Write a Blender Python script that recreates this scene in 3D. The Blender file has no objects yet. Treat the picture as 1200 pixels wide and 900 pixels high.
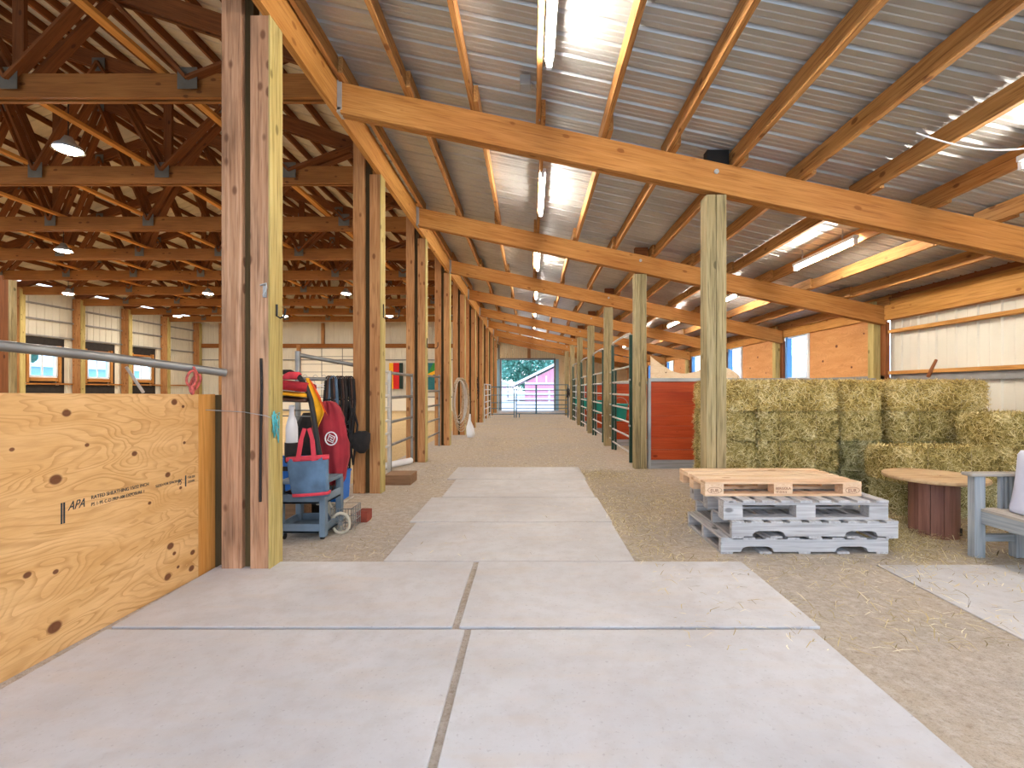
import bpy, math, random
import numpy as np
from mathutils import Vector, Matrix, noise
random.seed(7); rng = np.random.default_rng(7)
S = bpy.context.scene; C = S.collection
S.view_settings.view_transform = 'Standard'; S.view_settings.look = 'None'
S.view_settings.gamma = 1; S.view_settings.use_curve_mapping = False
S.view_settings.exposure = 0.95
S.cycles.use_denoising = True
S.cycles.max_bounces = 8; S.cycles.diffuse_bounces = 5; S.cycles.transparent_max_bounces = 8
S.cycles.sample_clamp_indirect = 6
EYE = 1.24; F = 550.0
def at(x, y, Z):                       # a pixel at a chosen distance -> a point
    return Vector(((x-622)*Z/F, Z, EYE-(y-456)*Z/F))
ORD = ['first','second','third','fourth','fifth','sixth','seventh','eighth','ninth','tenth','eleventh','twelfth','thirteenth','fourteenth','fifteenth']

# ------------------------------------------------------------------ materials
def srgb(h):
    h = h.lstrip('#'); c = [int(h[i:i+2],16)/255 for i in (0,2,4)]
    return tuple([x/12.92 if x <= .04045 else ((x+.055)/1.055)**2.4 for x in c])+(1,)
def newmat(name):
    m = bpy.data.materials.new(name); m.use_nodes = True
    nt = m.node_tree; b = nt.nodes['Principled BSDF']; return m, nt, b
class N:
    def __init__(s, nt): s.nt = nt
    def n(s, t, **k):
        x = s.nt.nodes.new(t)
        for a, v in k.items():
            if a.startswith('_'): setattr(x, a[1:], v)
            else: x.inputs[a.replace('__',' ')].default_value = v
        return x
    def l(s, a, b): s.nt.links.new(a, b)
    def math(s, op, a, b=None, clamp=False):
        x = s.nt.nodes.new('ShaderNodeMath'); x.operation = op; x.use_clamp = clamp
        for i, v in enumerate((a, b)):
            if v is None: continue
            if isinstance(v, (int, float)): x.inputs[i].default_value = v
            else: s.l(v, x.inputs[i])
        return x.outputs[0]
    def mapr(s, v, a, b, c=0, d=1):
        x = s.nt.nodes.new('ShaderNodeMapRange'); s.l(v, x.inputs[0])
        for i, q in enumerate((a,b,c,d)): x.inputs[i+1].default_value = q
        return x.outputs[0]
    def mix(s, f, a, b, mode='MIX'):
        x = s.nt.nodes.new('ShaderNodeMix'); x.data_type = 'RGBA'; x.blend_type = mode
        if isinstance(f, (int,float)): x.inputs[0].default_value = f
        else: s.l(f, x.inputs[0])
        for i, v in ((6,a),(7,b)):
            if isinstance(v, tuple): x.inputs[i].default_value = v
            else: s.l(v, x.inputs[i])
        return x.outputs[2]
    def scaled(s, vec, sc):
        x = s.nt.nodes.new('ShaderNodeMapping'); s.l(vec, x.inputs[0]); x.inputs['Scale'].default_value = sc; return x.outputs[0]
    def noise(s, vec, scale, detail=4, dist=0, rough=.5):
        x = s.nt.nodes.new('ShaderNodeTexNoise'); s.l(vec, x.inputs['Vector'])
        x.inputs['Scale'].default_value = scale; x.inputs['Detail'].default_value = detail
        x.inputs['Distortion'].default_value = dist; x.inputs['Roughness'].default_value = rough
        return x.outputs[0]
    def attr(s, name):
        x = s.nt.nodes.new('ShaderNodeAttribute'); x.attribute_name = name; return x
    def bump(s, h, b, st=.3, d=.01):
        x = s.nt.nodes.new('ShaderNodeBump'); s.l(h, x.inputs['Height']); x.inputs['Strength'].default_value = st; x.inputs['Distance'].default_value = d
        s.l(x.outputs[0], b.inputs['Normal'])
def plain(name, col, rough=.6, metal=0, var=.12, scale=8, bump=.1, spec=.4):
    m, nt, b = newmat(name); g = N(nt)
    co = nt.nodes.new('ShaderNodeTexCoord').outputs['Object']
    f = g.noise(co, scale, 5)
    c = srgb(col); lo = tuple(x*(1-var*2) for x in c[:3])+(1,); hi = tuple(min(1,x*(1+var)) for x in c[:3])+(1,)
    g.l(g.mix(g.mapr(f,.3,.7), lo, hi), b.inputs['Base Color'])
    b.inputs['Roughness'].default_value = rough; b.inputs['Metallic'].default_value = metal
    b.inputs['Specular IOR Level'].default_value = spec
    if bump: g.bump(g.noise(co, scale*4, 3), b, bump, .003)
    return m
def wood(name, dark, mid, light, knots=1.0, rough=.7, streak=.35, grime=0.0):
    m, nt, b = newmat(name); g = N(nt)
    v = g.attr('gc').outputs['Vector']
    f1 = g.noise(g.scaled(v,(.8,14,14)), 1.6, 6, 1.2)
    f2 = g.noise(g.scaled(v,(3,70,70)), 1, 3, .3)
    f3 = g.noise(g.scaled(v,(.5,1.5,1.5)), 1.3, 2)
    c = g.mix(g.mapr(f1,.32,.7), srgb(mid), srgb(light))
    c = g.mix(g.math('MULTIPLY', g.mapr(f2,.5,.72), streak), c, srgb(dark))
    c = g.mix(g.mapr(f3,.3,.75,0,.45), c, srgb(mid), 'MULTIPLY')
    vo = nt.nodes.new('ShaderNodeTexVoronoi'); g.l(g.scaled(v,(6,11,11)), vo.inputs['Vector']); vo.inputs['Scale'].default_value = 1
    rnd = nt.nodes.new('ShaderNodeSeparateColor'); g.l(vo.outputs['Color'], rnd.inputs[0])
    k = g.math('MULTIPLY', g.mapr(vo.outputs['Distance'],.17,.27,1,0), g.math('GREATER_THAN', rnd.outputs[0], 1-.30*knots))
    c = g.mix(g.math('MULTIPLY',k,.75), c, srgb(dark))
    if grime:
        f4 = g.noise(g.scaled(v,(1.5,5,5)), 1.2, 5)
        c = g.mix(g.mapr(f4,.5,.7,0,grime), c, (.03,.02,.015,1))
    g.l(c, b.inputs['Base Color']); b.inputs['Roughness'].default_value = rough
    b.inputs['Specular IOR Level'].default_value = .25
    g.bump(g.math('ADD', f1, f2), b, .25, .004)
    return m
def ply(name, dark, mid, light, knots=(), line=.6, spec=.25):
    """plywood face: gc.x along the sheet, gc.y up it (metres); knots = (x, y, r)"""
    m, nt, b = newmat(name); g = N(nt)
    v = g.attr('gc').outputs['Vector']
    fld = g.noise(g.scaled(v,(1.1,3.2,3.2)), 1.25, 2.5, .55, .45)
    kn = None
    for (x, y, r) in knots:
        d = nt.nodes.new('ShaderNodeVectorMath'); d.operation = 'DISTANCE'
        g.l(g.scaled(v,(1,1.25,0)), d.inputs[0]); d.inputs[1].default_value = (x, y*1.25, 0)
        dd = d.outputs['Value']
        fld = g.math('ADD', fld, g.math('DIVIDE', .0022*r/.03, g.math('ADD', g.math('POWER', dd, 1.3), .02)))
        q = g.mapr(dd, r*.8, r*1.15, 1, 0)
        kn = q if kn is None else g.math('MAXIMUM', kn, q)
    rings = g.math('FRACT', g.math('MULTIPLY', fld, 24))
    tri = g.math('MULTIPLY', g.mapr(rings, 0, .45, 1, 0), g.mapr(g.noise(g.scaled(v,(1.3,4,4)),1.7,3),.35,.62,.25,1))
    big = g.noise(g.scaled(v,(1.1,5,5)), 2.1, 4, .6)
    fine = g.noise(g.scaled(v,(12,110,110)), 1, 3)
    c = g.mix(g.mapr(big,.3,.7), srgb(mid), srgb(light))
    c = g.mix(g.math('MULTIPLY', tri, line), c, srgb(dark))
    c = g.mix(g.mapr(fine,.45,.8,0,.25), c, srgb(dark))
    if kn is not None:
        c = g.mix(g.math('MULTIPLY', kn, .9), c, srgb('#5a2a14'))
    g.l(c, b.inputs['Base Color']); b.inputs['Roughness'].default_value = .6
    b.inputs['Specular IOR Level'].default_value = spec
    return m
def emit(name, col, st):
    m = bpy.data.materials.new(name); m.use_nodes = True; nt = m.node_tree; nt.nodes.clear()
    e = nt.nodes.new('ShaderNodeEmission'); o = nt.nodes.new('ShaderNodeOutputMaterial')
    e.inputs[0].default_value = col; e.inputs[1].default_value = st; nt.links.new(e.outputs[0], o.inputs[0]); return m
M = {}
M['beam'] = wood('beam', '#7a4616', '#b07838', '#c68f50', .45, streak=.6)
M['header'] = wood('header', '#8a5220', '#bf8a44', '#d49e58', .5, streak=.55)
M['redwood'] = wood('redwood', '#5e3822', '#b08360', '#cfa582', 1.2, grime=.45, streak=.6)
M['colwood'] = wood('colwood', '#6a3a1a', '#b27e4c', '#cc9a66', 1.2, grime=.15, streak=.55)
M['treated'] = wood('treated', '#6a5c2c', '#b4a060', '#ccb97c', .8, streak=.6)
M['post'] = wood('post', '#4e4628', '#94845c', '#b8a67c', .3, streak=.75, grime=.2)
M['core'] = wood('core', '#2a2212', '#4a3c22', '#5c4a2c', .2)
M['truss'] = wood('truss', '#3c1e0e', '#7d4a24', '#93592f', .4)
M['chord'] = wood('chord', '#5c3010', '#96622e', '#a8713a', .4)
M['purlin'] = wood('purlin', '#5e3212', '#aa7840', '#c69458', .8, streak=.7)
M['brace'] = wood('brace', '#8a5418', '#c88c42', '#dba258', .3)
M['stallred'] = wood('stallred', '#6a1c08', '#ac421c', '#be5628', .3, rough=.5)
M['greywood'] = wood('greywood', '#4c4a48', '#8e8c8a', '#aeaeae', .4, rough=.85)
M['palletold'] = wood('palletold', '#5c5856', '#aca8a6', '#d0cecc', .4, rough=.85)
M['palletnew'] = wood('palletnew', '#b08458', '#dab692', '#ecd2b2', .4, rough=.8)
M['spool'] = wood('spool', '#3c1e14', '#80574a', '#946a5a', .2, rough=.6)
M['spooltop'] = wood('spooltop', '#8c6a48', '#bd9c74', '#d0b48c', .3, rough=.8)
M['tan'] = wood('tan', '#c8a470', '#f0d8aa', '#fae6c0', .5)
KN = [(2.25,1.125,.022),(2.20,.816,.030),(2.195,.126,.034),(2.9,1.16,.024),(2.97,1.13,.012),(2.85,.72,.02),(2.87,.28,.026),(2.9,.225,.014),(2.85,.10,.026),(2.93,.13,.012),
      (3.05,.18,.02),(3.04,.08,.024),(2.08,.416,.018),(2.2,.384,.014),(2.62,.88,.018),(2.35,.96,.012),(2.98,.9,.012),(2.72,.58,.012),(1.7,.7,.03),(2.02,.98,.011),(2.95,.62,.012),(1.4,.3,.03)]
M['plyfront'] = ply('plyfront', '#a06c30', '#cc9c60', '#deb27a', KN, .62)
M['plywall'] = ply('plywall', '#9c602c', '#c58a50', '#d49c64', [(.3,.3,.03),(1.2,.6,.035),(.8,.2,.025),(1.6,.35,.03),(.5,.75,.02)], .4)
M['steel'] = plain('galvanized', '#a9aaa8', .45, .35, .15, 3, .05)
M['roofsteel'] = plain('roof_steel', '#bdbcb6', .38, .45, .08, 2, .03)
M['gussetm'] = plain('gusset_plate', '#6e6a60', .6, .3, .1, 6, .05)
M['pipe'] = plain('pipe', '#8b8a86', .45, .6, .12, 6, .05)
M['pipewhite'] = plain('pipewhite', '#c4c0b8', .4, .3, .1, 6, .05)
M['green'] = plain('greenpaint', '#1e4034', .45, .1, .12, 9, .05)
M['teal'] = plain('teal', '#1f9a8c', .4, 0, .08, 5, 0)
M['bluepaint'] = plain('bluegate', '#4a6c7c', .45, .2, .1, 9, 0)
M['blackm'] = plain('blackmetal', '#2a2826', .5, .3, .1, 9, 0)
M['dark'] = plain('darkfabric', '#26211f', .85, 0, .2, 20, .3)
M['leather'] = plain('leather', '#4a2c1c', .6, 0, .2, 14, .2)
M['siding'] = plain('siding', '#d9d2bf', .5, 0, .04, 1.2, 0)
M['sidingdoor'] = plain('sidingdoor', '#efe8d6', .5, 0, .03, 1.2, 0)
M['greyband'] = plain('greyband', '#8a8782', .6, 0, .1, 5, .1)
M['darkboard'] = plain('darkboard', '#2c2622', .8, 0, .2, 5, .1)
M['ceilwhite'] = plain('ceilwhite', '#cfc2ac', .6, 0, .05, 1.5, 0)
M['red'] = plain('redcloth', '#a8202c', .85, 0, .15, 12, .35)
M['redbag'] = plain('redbag', '#98242e', .8, 0, .15, 7, .3)
M['yellow'] = plain('yellowcloth', '#eaa818', .85, 0, .1, 12, .3)
M['orange'] = plain('orangecloth', '#e2571c', .85, 0, .1, 12, .2)
M['denim'] = plain('denim', '#587086', .85, 0, .16, 9, .25)
M['pinkred'] = plain('pinkred', '#cf3c48', .8, 0, .1, 12, .2)
M['bluebin'] = plain('bluebin', '#1763b4', .4, 0, .08, 4, 0)
M['greyblue'] = plain('greyblue', '#66747e', .6, 0, .15, 5, .1)
M['white'] = plain('whiteplastic', '#e6e6e6', .4, 0, .05, 5, 0)
M['beige'] = plain('beigeplastic', '#b9ad96', .6, 0, .15, 7, .1)
M['brick'] = plain('brickred', '#8c3d2a', .8, 0, .15, 12, .2)
M['brownblock'] = wood('brownblock', '#4c3420', '#87674a', '#9f7c5a', .2)
M['pillow'] = plain('pillowcloth', '#d2d3e4', .9, 0, .05, 5, .15)
M['twine'] = plain('twine', '#5cc0c8', .7, 0, .1, 20, 0)
M['pinkrope'] = plain('pinkrope', '#c05a50', .8, 0, .3, 40, .2)
M['rope'] = plain('rope', '#b6a184', .8, 0, .25, 30, .2)
M['ink'] = plain('ink', '#26343a', .7, 0, .2, 40, 0)
M['inkred'] = plain('stampink', '#8a4a34', .8, 0, .2, 40, 0)
M['windowframe'] = plain('windowframe', '#e8eef0', .4, 0, .03, 5, 0)
M['bluejamb'] = plain('bluejamb', '#5d93c8', .5, 0, .05, 5, 0)
M['barnred'] = wood('barnred', '#b05c6c', '#d894a4', '#e2a4b2', .1)  # red paled to pink, with the bright outdoor haze put into the colour
M['extwhite'] = plain('exteriorwhite', '#f2f2f2', .6, 0, .03, 2, 0)
M['extblue'] = plain('exteriorblue', '#9cc8e0', .6, 0, .05, 2, 0)
M['leaf'] = plain('leaf', '#6aa690', .7, 0, .3, 2, 0)  # foliage lightened toward teal, carrying the outdoor haze in its colour
M['bark'] = plain('bark', '#5a4636', .9, 0, .2, 10, .3)
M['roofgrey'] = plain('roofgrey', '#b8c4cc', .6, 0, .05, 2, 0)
M['flagred'] = plain('flagred', '#cc2020', .8, 0, .05, 12, 0)
M['flagblack'] = plain('flagblack', '#20302c', .8, 0, .1, 12, 0)
M['flagyellow'] = plain('flagyellow', '#ecae20', .8, 0, .05, 12, 0)
M['flagteal'] = plain('flagteal', '#2c7078', .8, 0, .08, 12, 0)
M['flaggreen'] = plain('flaggreen', '#3a8a3c', .8, 0, .08, 12, 0)
M['tube'] = emit('tubeglow', (1,.94,.86,1), 120)
M['bay'] = emit('bayglow', (1,.92,.82,1), 330)
def glassmat():
    m = bpy.data.materials.new('glass'); m.use_nodes = True; nt = m.node_tree; nt.nodes.clear()
    t = nt.nodes.new('ShaderNodeBsdfTransparent'); t.inputs[0].default_value = (.9,.97,1,1)
    gl = nt.nodes.new('ShaderNodeBsdfGlossy'); gl.inputs['Roughness'].default_value = .05
    mx = nt.nodes.new('ShaderNodeMixShader'); mx.inputs[0].default_value = .06; o = nt.nodes.new('ShaderNodeOutputMaterial')
    nt.links.new(t.outputs[0], mx.inputs[1]); nt.links.new(gl.outputs[0], mx.inputs[2]); nt.links.new(mx.outputs[0], o.inputs[0]); return m
M['glass'] = glassmat()
def concrete():
    m, nt, b = newmat('mat_dusty'); g = N(nt); co = nt.nodes.new('ShaderNodeTexCoord').outputs['Object']
    a = g.noise(co, 1.1, 6, .4, .6); d = g.noise(co, 9, 6, 0, .65); s = g.noise(co, 60, 3); st = g.noise(g.scaled(co,(1,5,1)), 2, 5, .5)
    c = g.mix(g.mapr(a,.3,.7), srgb('#b2aeac'), srgb('#cbc8c6'))
    c = g.mix(g.mapr(d,.45,.75,0,.5), c, srgb('#aca29a'))
    c = g.mix(g.mapr(st,.5,.75,0,.4), c, srgb('#c4b4a2'))
    c = g.mix(g.mapr(s,.62,.75,0,.35), c, srgb('#7c726a'))
    g.l(c, b.inputs['Base Color']); b.inputs['Roughness'].default_value = .62; b.inputs['Specular IOR Level'].default_value = .35
    g.bump(g.math('ADD', d, s), b, .12, .004); return m
M['mat'] = concrete()
def dirt(name, a, bcol, ccol, sc=1.0):
    m, nt, b = newmat(name); g = N(nt); co = nt.nodes.new('ShaderNodeTexCoord').outputs['Object']
    n1 = g.noise(co, .8*sc, 6, .5, .6); n2 = g.noise(co, 14*sc, 7, 0, .7); n3 = g.noise(co, 90, 4, 0, .7)
    c = g.mix(g.mapr(n1,.35,.65), srgb(a), srgb(bcol))
    c = g.mix(g.mapr(n2,.45,.7,0,.7), c, srgb(ccol))
    c = g.mix(g.mapr(n3,.55,.72,0,.5), c, srgb('#6c5a44'))
    n4 = g.noise(co, 35, 5, 0, .7)
    c = g.mix(g.mapr(n4,.52,.7,0,.6), c, srgb('#8a7660'))
    c = g.mix(g.mapr(n4,.2,.4,.45,0), c, srgb('#e8dcc4'))
    g.l(c, b.inputs['Base Color']); b.inputs['Roughness'].default_value = .95; b.inputs['Specular IOR Level'].default_value = .1
    g.bump(g.math('ADD', n2, n3), b, .7, .02); return m
M['dirt'] = dirt('dirt', '#bdac96', '#b2a79b', '#d4cabb')
M['sand'] = dirt('sand', '#d0b485', '#c8ab7c', '#dcc49a')
M['outground'] = dirt('outground', '#d8d4cc', '#e4e0da', '#ccc8c0', .3)
def haymat(name, cols):
    m, nt, b = newmat(name); g = N(nt); a = g.attr('hc').outputs['Fac']
    r = nt.nodes.new('ShaderNodeValToRGB'); g.l(a, r.inputs[0]); el = r.color_ramp.elements
    while len(el) < len(cols): el.new(.5)
    for i, c in enumerate(cols): el[i].position = i/(len(cols)-1); el[i].color = srgb(c)
    g.l(r.outputs[0], b.inputs['Base Color']); b.inputs['Roughness'].default_value = .6; b.inputs['Specular IOR Level'].default_value = .3
    return m
M['haygold'] = haymat('haygold', ['#6c5624','#a88a44','#ccb060','#e6cf88','#fbeab4'])
M['haygreen'] = haymat('haygreen', ['#504e2c','#88824e','#aea46c','#c8c094','#ece4bc'])
M['haymix'] = haymat('haymix', ['#5c4e24','#94823e','#b8a25e','#d8c484','#f2e2ac'])
M['hayfloor'] = haymat('hayfloor', ['#54482c','#8c7a4c','#c4ae76','#e4d6a8','#fbf4d4'])
M['haybody'] = plain('haybody', '#8e7a40', .95, 0, .3, 30, .6)
M['haybodyg'] = plain('haybodygreen', '#807442', .95, 0, .3, 30, .6)

# ------------------------------------------------------------------ mesh collector
class MB:
    def __init__(s): s.v = []; s.f = []; s.g = []; s.sm = []
    def _add(s, vs, fs, gs, smooth=False):
        n = len(s.v); s.v += [tuple(v) for v in vs]; s.g += [tuple(q) for q in gs]
        s.f += [tuple(i+n for i in f) for f in fs]; s.sm += [smooth]*len(fs); return s
    def bar(s, a, b, w, h, up=(0,0,1), taper=1.0, goff=None):
        """plank from a to b; w across, h along 'up'; centred on the line"""
        a = Vector(a); b = Vector(b); d = b-a; L = d.length; d.normalize(); up = Vector(up)
        side = d.cross(up).normalized(); up = side.cross(d).normalized()
        if goff is None: goff = (random.uniform(0,40), random.uniform(0,9), random.uniform(0,9))
        vs = []; gs = []
        for t, P in ((0,a),(1,b)):
            k = 1 if t == 0 else taper
            for (i, j) in ((-1,-1),(1,-1),(1,1),(-1,1)):
                vs.append(P+side*i*w*k/2+up*j*h*k/2); gs.append((t*L+goff[0], i*w/2+goff[1], j*h/2+goff[2]))
        e = min(w,h)*.0
        return s._add(vs, [(3,2,1,0),(4,5,6,7),(0,1,5,4),(1,2,6,5),(2,3,7,6),(3,0,4,7)], gs)
    def box(s, x0, x1, y0, y1, z0, z1, axis=None, go=None):
        d = (x1-x0, y1-y0, z1-z0)
        if axis is None: axis = d.index(max(d))
        if go is None: go = (random.uniform(0,40), random.uniform(0,9), random.uniform(0,9))
        o = [axis, (axis+1)%3, (axis+2)%3]
        vs = [(x,y,z) for z in (z0,z1) for (x,y) in ((x0,y0),(x1,y0),(x1,y1),(x0,y1))]
        gs = [(v[o[0]]+go[0], v[o[1]]+go[1], v[o[2]]+go[2]) for v in vs]
        return s._add(vs, [(3,2,1,0),(4,5,6,7),(0,1,5,4),(1,2,6,5),(2,3,7,6),(3,0,4,7)], gs)
    def prism(s, pts, off, gax=None):
        """closed polygon pts (3D, planar) extruded by vector off"""
        n = len(pts); off = Vector(off); vs = [Vector(p) for p in pts]+[Vector(p)+off for p in pts]
        gs = [gax(v) if gax else tuple(v) for v in vs]
        fs = [tuple(range(n))[::-1], tuple(range(n,2*n))]+[(i,(i+1)%n,(i+1)%n+n,i+n) for i in range(n)]
        return s._add(vs, fs, gs)
    def tube(s, pts, r, n=10, closed=False, r2=None):
        pts = [Vector(p) for p in pts]; m = len(pts); vs = []; gs = []; prev = None; L = 0
        for i, p in enumerate(pts):
            if closed: d = pts[(i+1)%m]-pts[i-1]
            else: d = pts[min(i+1,m-1)]-pts[max(i-1,0)]
            d.normalize()
            if prev is None:
                a = Vector((0,0,1)) if abs(d.z) < .9 else Vector((1,0,0)); u = d.cross(a).normalized()
            else: u = (prev-d*prev.dot(d)).normalized()
            prev = u; w = d.cross(u); rr = r if r2 is None else r+(r2-r)*i/(m-1)
            if i: L += (pts[i]-pts[i-1]).length
            for k in range(n):
                t = 2*math.pi*k/n; vs.append(p+(u*math.cos(t)+w*math.sin(t))*rr); gs.append((L, math.cos(t)*r, math.sin(t)*r))
        fs = []
        for i in range(m if closed else m-1):
            j = (i+1)%m
            for k in range(n): fs.append((i*n+k, i*n+(k+1)%n, j*n+(k+1)%n, j*n+k))
        s._add(vs, fs, gs, True)
        if not closed:
            s._add([vs[k] for k in range(n)], [tuple(range(n))[::-1]], gs[:n]); s._add([vs[(m-1)*n+k] for k in range(n)], [tuple(range(n))], gs[:n])
        return s
    def loft(s, rings, cap=True, smooth=True):
        n = len(rings[0]); vs = [Vector(p) for r in rings for p in r]; fs = []
        for i in range(len(rings)-1):
            for k in range(n): fs.append((i*n+k, i*n+(k+1)%n, (i+1)*n+(k+1)%n, (i+1)*n+k))
        if cap: fs += [tuple(range(n))[::-1], tuple(range((len(rings)-1)*n, len(rings)*n))]
        return s._add(vs, fs, vs, smooth)
    def lathe(s, c, prof, n=24, sx=1, sy=1):
        return s.loft([[(c[0]+r*math.cos(2*math.pi*k/n)*sx, c[1]+r*math.sin(2*math.pi*k/n)*sy, c[2]+z) for k in range(n)] for (r,z) in prof])
    def build(s, name, mat, parent=None, bevel=0, label=None):
        me = bpy.data.meshes.new(name); me.from_pydata(s.v, [], s.f)
        at_ = me.attributes.new('gc','FLOAT_VECTOR','POINT'); at_.data.foreach_set('vector', [c for g in s.g for c in g])
        me.polygons.foreach_set('use_smooth', s.sm); me.materials.append(M[mat] if isinstance(mat,str) else mat); me.update()
        o = bpy.data.objects.new(name, me); C.objects.link(o)
        if parent:
            o.parent = parent; o.matrix_parent_inverse = parent.matrix_world.inverted() if False else Matrix.Translation(-parent.location)
        if bevel:
            b = o.modifiers.new('bevel','BEVEL'); b.width = bevel; b.segments = 2; b.limit_method = 'ANGLE'
        if label: o['label'] = label
        return o
def B(*a, **k): return MB().bar(*a, **k)
def X(*a, **k): return MB().box(*a, **k)
def T(*a, **k): return MB().tube(*a, **k)
def tag(o, label, cat, group=None):
    o['label'] = label; o['category'] = cat
    if group: o['group'] = group
    return o
def thing(name, label, cat, loc=(0,0,0), group=None):
    o = bpy.data.objects.new(name, None); o.location = loc; o.empty_display_size = .1; C.objects.link(o); return tag(o, label, cat, group)
def struct(o, kind='structure'): o['kind'] = kind; return o
def copy_tree(root, loc=None, label=None, group=None, rotz=None):
    r = root.copy(); C.objects.link(r)
    for ch in root.children:
        c = ch.copy(); C.objects.link(c); c.parent = r
        for g in ch.children:
            d = g.copy(); C.objects.link(d); d.parent = c
    if loc is not None: r.location = loc
    if rotz is not None: r.rotation_euler.z = rotz
    if label: r['label'] = label
    if group: r['group'] = group
    return r
def arc(c, r, a0, a1, n, ux=(1,0,0), uy=(0,0,1)):
    c = Vector(c); ux = Vector(ux); uy = Vector(uy)
    return [c+ux*r*math.cos(a0+(a1-a0)*i/n)+uy*r*math.sin(a0+(a1-a0)*i/n) for i in range(n+1)]
def text(body, size, loc, rot, mat, parent, name='lettering', shear=0, stretch=1, depth=.0006, label=None):
    cu = bpy.data.curves.new(name,'FONT'); cu.body = body; cu.size = size; cu.extrude = depth; cu.shear = shear
    tmp = bpy.data.objects.new(name, cu); C.objects.link(tmp); bpy.context.view_layer.update()
    me = bpy.data.meshes.new_from_object(tmp.evaluated_get(bpy.context.evaluated_depsgraph_get()))
    bpy.data.objects.remove(tmp); me.materials.clear(); me.materials.append(M[mat])
    o = bpy.data.objects.new(name, me); C.objects.link(o)
    o.parent = parent; o.location = Vector(loc)-parent.location; o.rotation_euler = rot; o.scale = (stretch,1,1)
    if label: o['label'] = label
    return o

# ------------------------------------------------------------------ layout numbers
HX = -1.775                                   # aisle face of the arena-side columns and header
YEND = 27.2; YN = -1.6
def beamtop(x): return 4.06-.2125*(x-HX)
COLY = [3.20+2.37*k for k in range(10)]
BEAMY = [4.30+2.97*k for k in range(8)]

# ------------------------------------------------------------------ shell: ground and floors
o = struct(X(-2.35, 5.62, YN, YEND, -.12, 0, 0).build('floor', 'dirt'))
o = struct(X(-19.5, -2.35, YN, YEND, -.12, -.005, 0).build('floor_arena', 'sand'))
o = struct(X(-70, 60, YEND, 120, -.2, -.03, 0).build('ground', 'outground'))
o = struct(X(5.75, 60, -20, YEND, -.2, -.03, 0).build('ground', 'outground'))
o = struct(X(-70, -19.65, -20, YEND, -.2, -.03, 0).build('ground', 'outground'))
o = struct(X(-19.65, 5.75, -20, YN, -.2, -.03, 0).build('ground', 'outground'))

def ribbed(name, mat, origin, u, v, nrm, U, V, pitch=.23, d=.02, tw=.022, parent=None, kind=True, minor=2):
    """profiled sheet: ribs run along v, repeat along u"""
    origin = Vector(origin); u = Vector(u).normalized(); v = Vector(v); nrm = Vector(nrm)
    prof = []; x = 0
    while x < U:
        prof += [(x,0)]
        for q in range(minor):
            xm = x+pitch*(q+1)/(minor+1)*.8; prof += [(xm-.008,0),(xm,d*.22),(xm+.008,0)]
        prof += [(x+pitch-tw*2,0),(x+pitch-tw*1.4,d),(x+pitch-tw*.6,d)]; x += pitch
    prof = [p for p in prof if p[0] < U]+[(U,0)]
    mb = MB(); vs = []
    for t in (0, V):
        vs += [origin+u*a+nrm*b+v*t for (a,b) in prof]
    n = len(prof)
    mb._add(vs, [(i,i+1,i+1+n,i+n) for i in range(n-1)], [tuple(q) for q in vs])
    o = mb.build(name, mat, parent)
    sol = o.modifiers.new('thick','SOLIDIFY'); sol.thickness = .004
    if kind: struct(o)
    return o
# aisle roof
rx0 = -1.95; rx1 = 5.75
s0 = Vector((rx0, YN, beamtop(rx0)+.165)); vv = Vector((1,0,-.2125))
ribbed('ceiling', 'roofsteel', s0, (0,1,0), vv, (0,0,1), YEND-YN, rx1-rx0, pitch=.2, d=.024)
# arena roof: white sheets, with their purlins
RZ = 5.10; RX = -10.65; SL = .33
ceil = bpy.data.objects.new('ceiling_arena', None); C.objects.link(ceil); ceil['kind'] = 'structure'
for sgn in (1,-1):
    x1 = RX+sgn*8.95
    z0 = RZ+8.95*SL+.2
    v = Vector((sgn,0,-SL))
    ribbed('roof_sheet', 'ceilwhite', (RX, YN, z0+.16), (0,1,0), v, (0,0,1), YEND-YN, 8.95, pitch=.3, d=.02, parent=ceil, kind=False, minor=1)
    for k in range(15):
        x = RX+sgn*(.15+.61*k); z = z0-abs(x-RX)*SL+.08
        B((x,YN,z),(x,YEND,z),.04,.14,up=(0,0,1)).build('purlin','truss',ceil)
struct(X(-2.2,-1.83,YN,YEND,5.3,5.55).build('trim_1','truss'))
struct(X(-1.93,-1.88,YN,YEND,4.22,5.3).build('wall_header','ceilwhite'))

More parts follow.
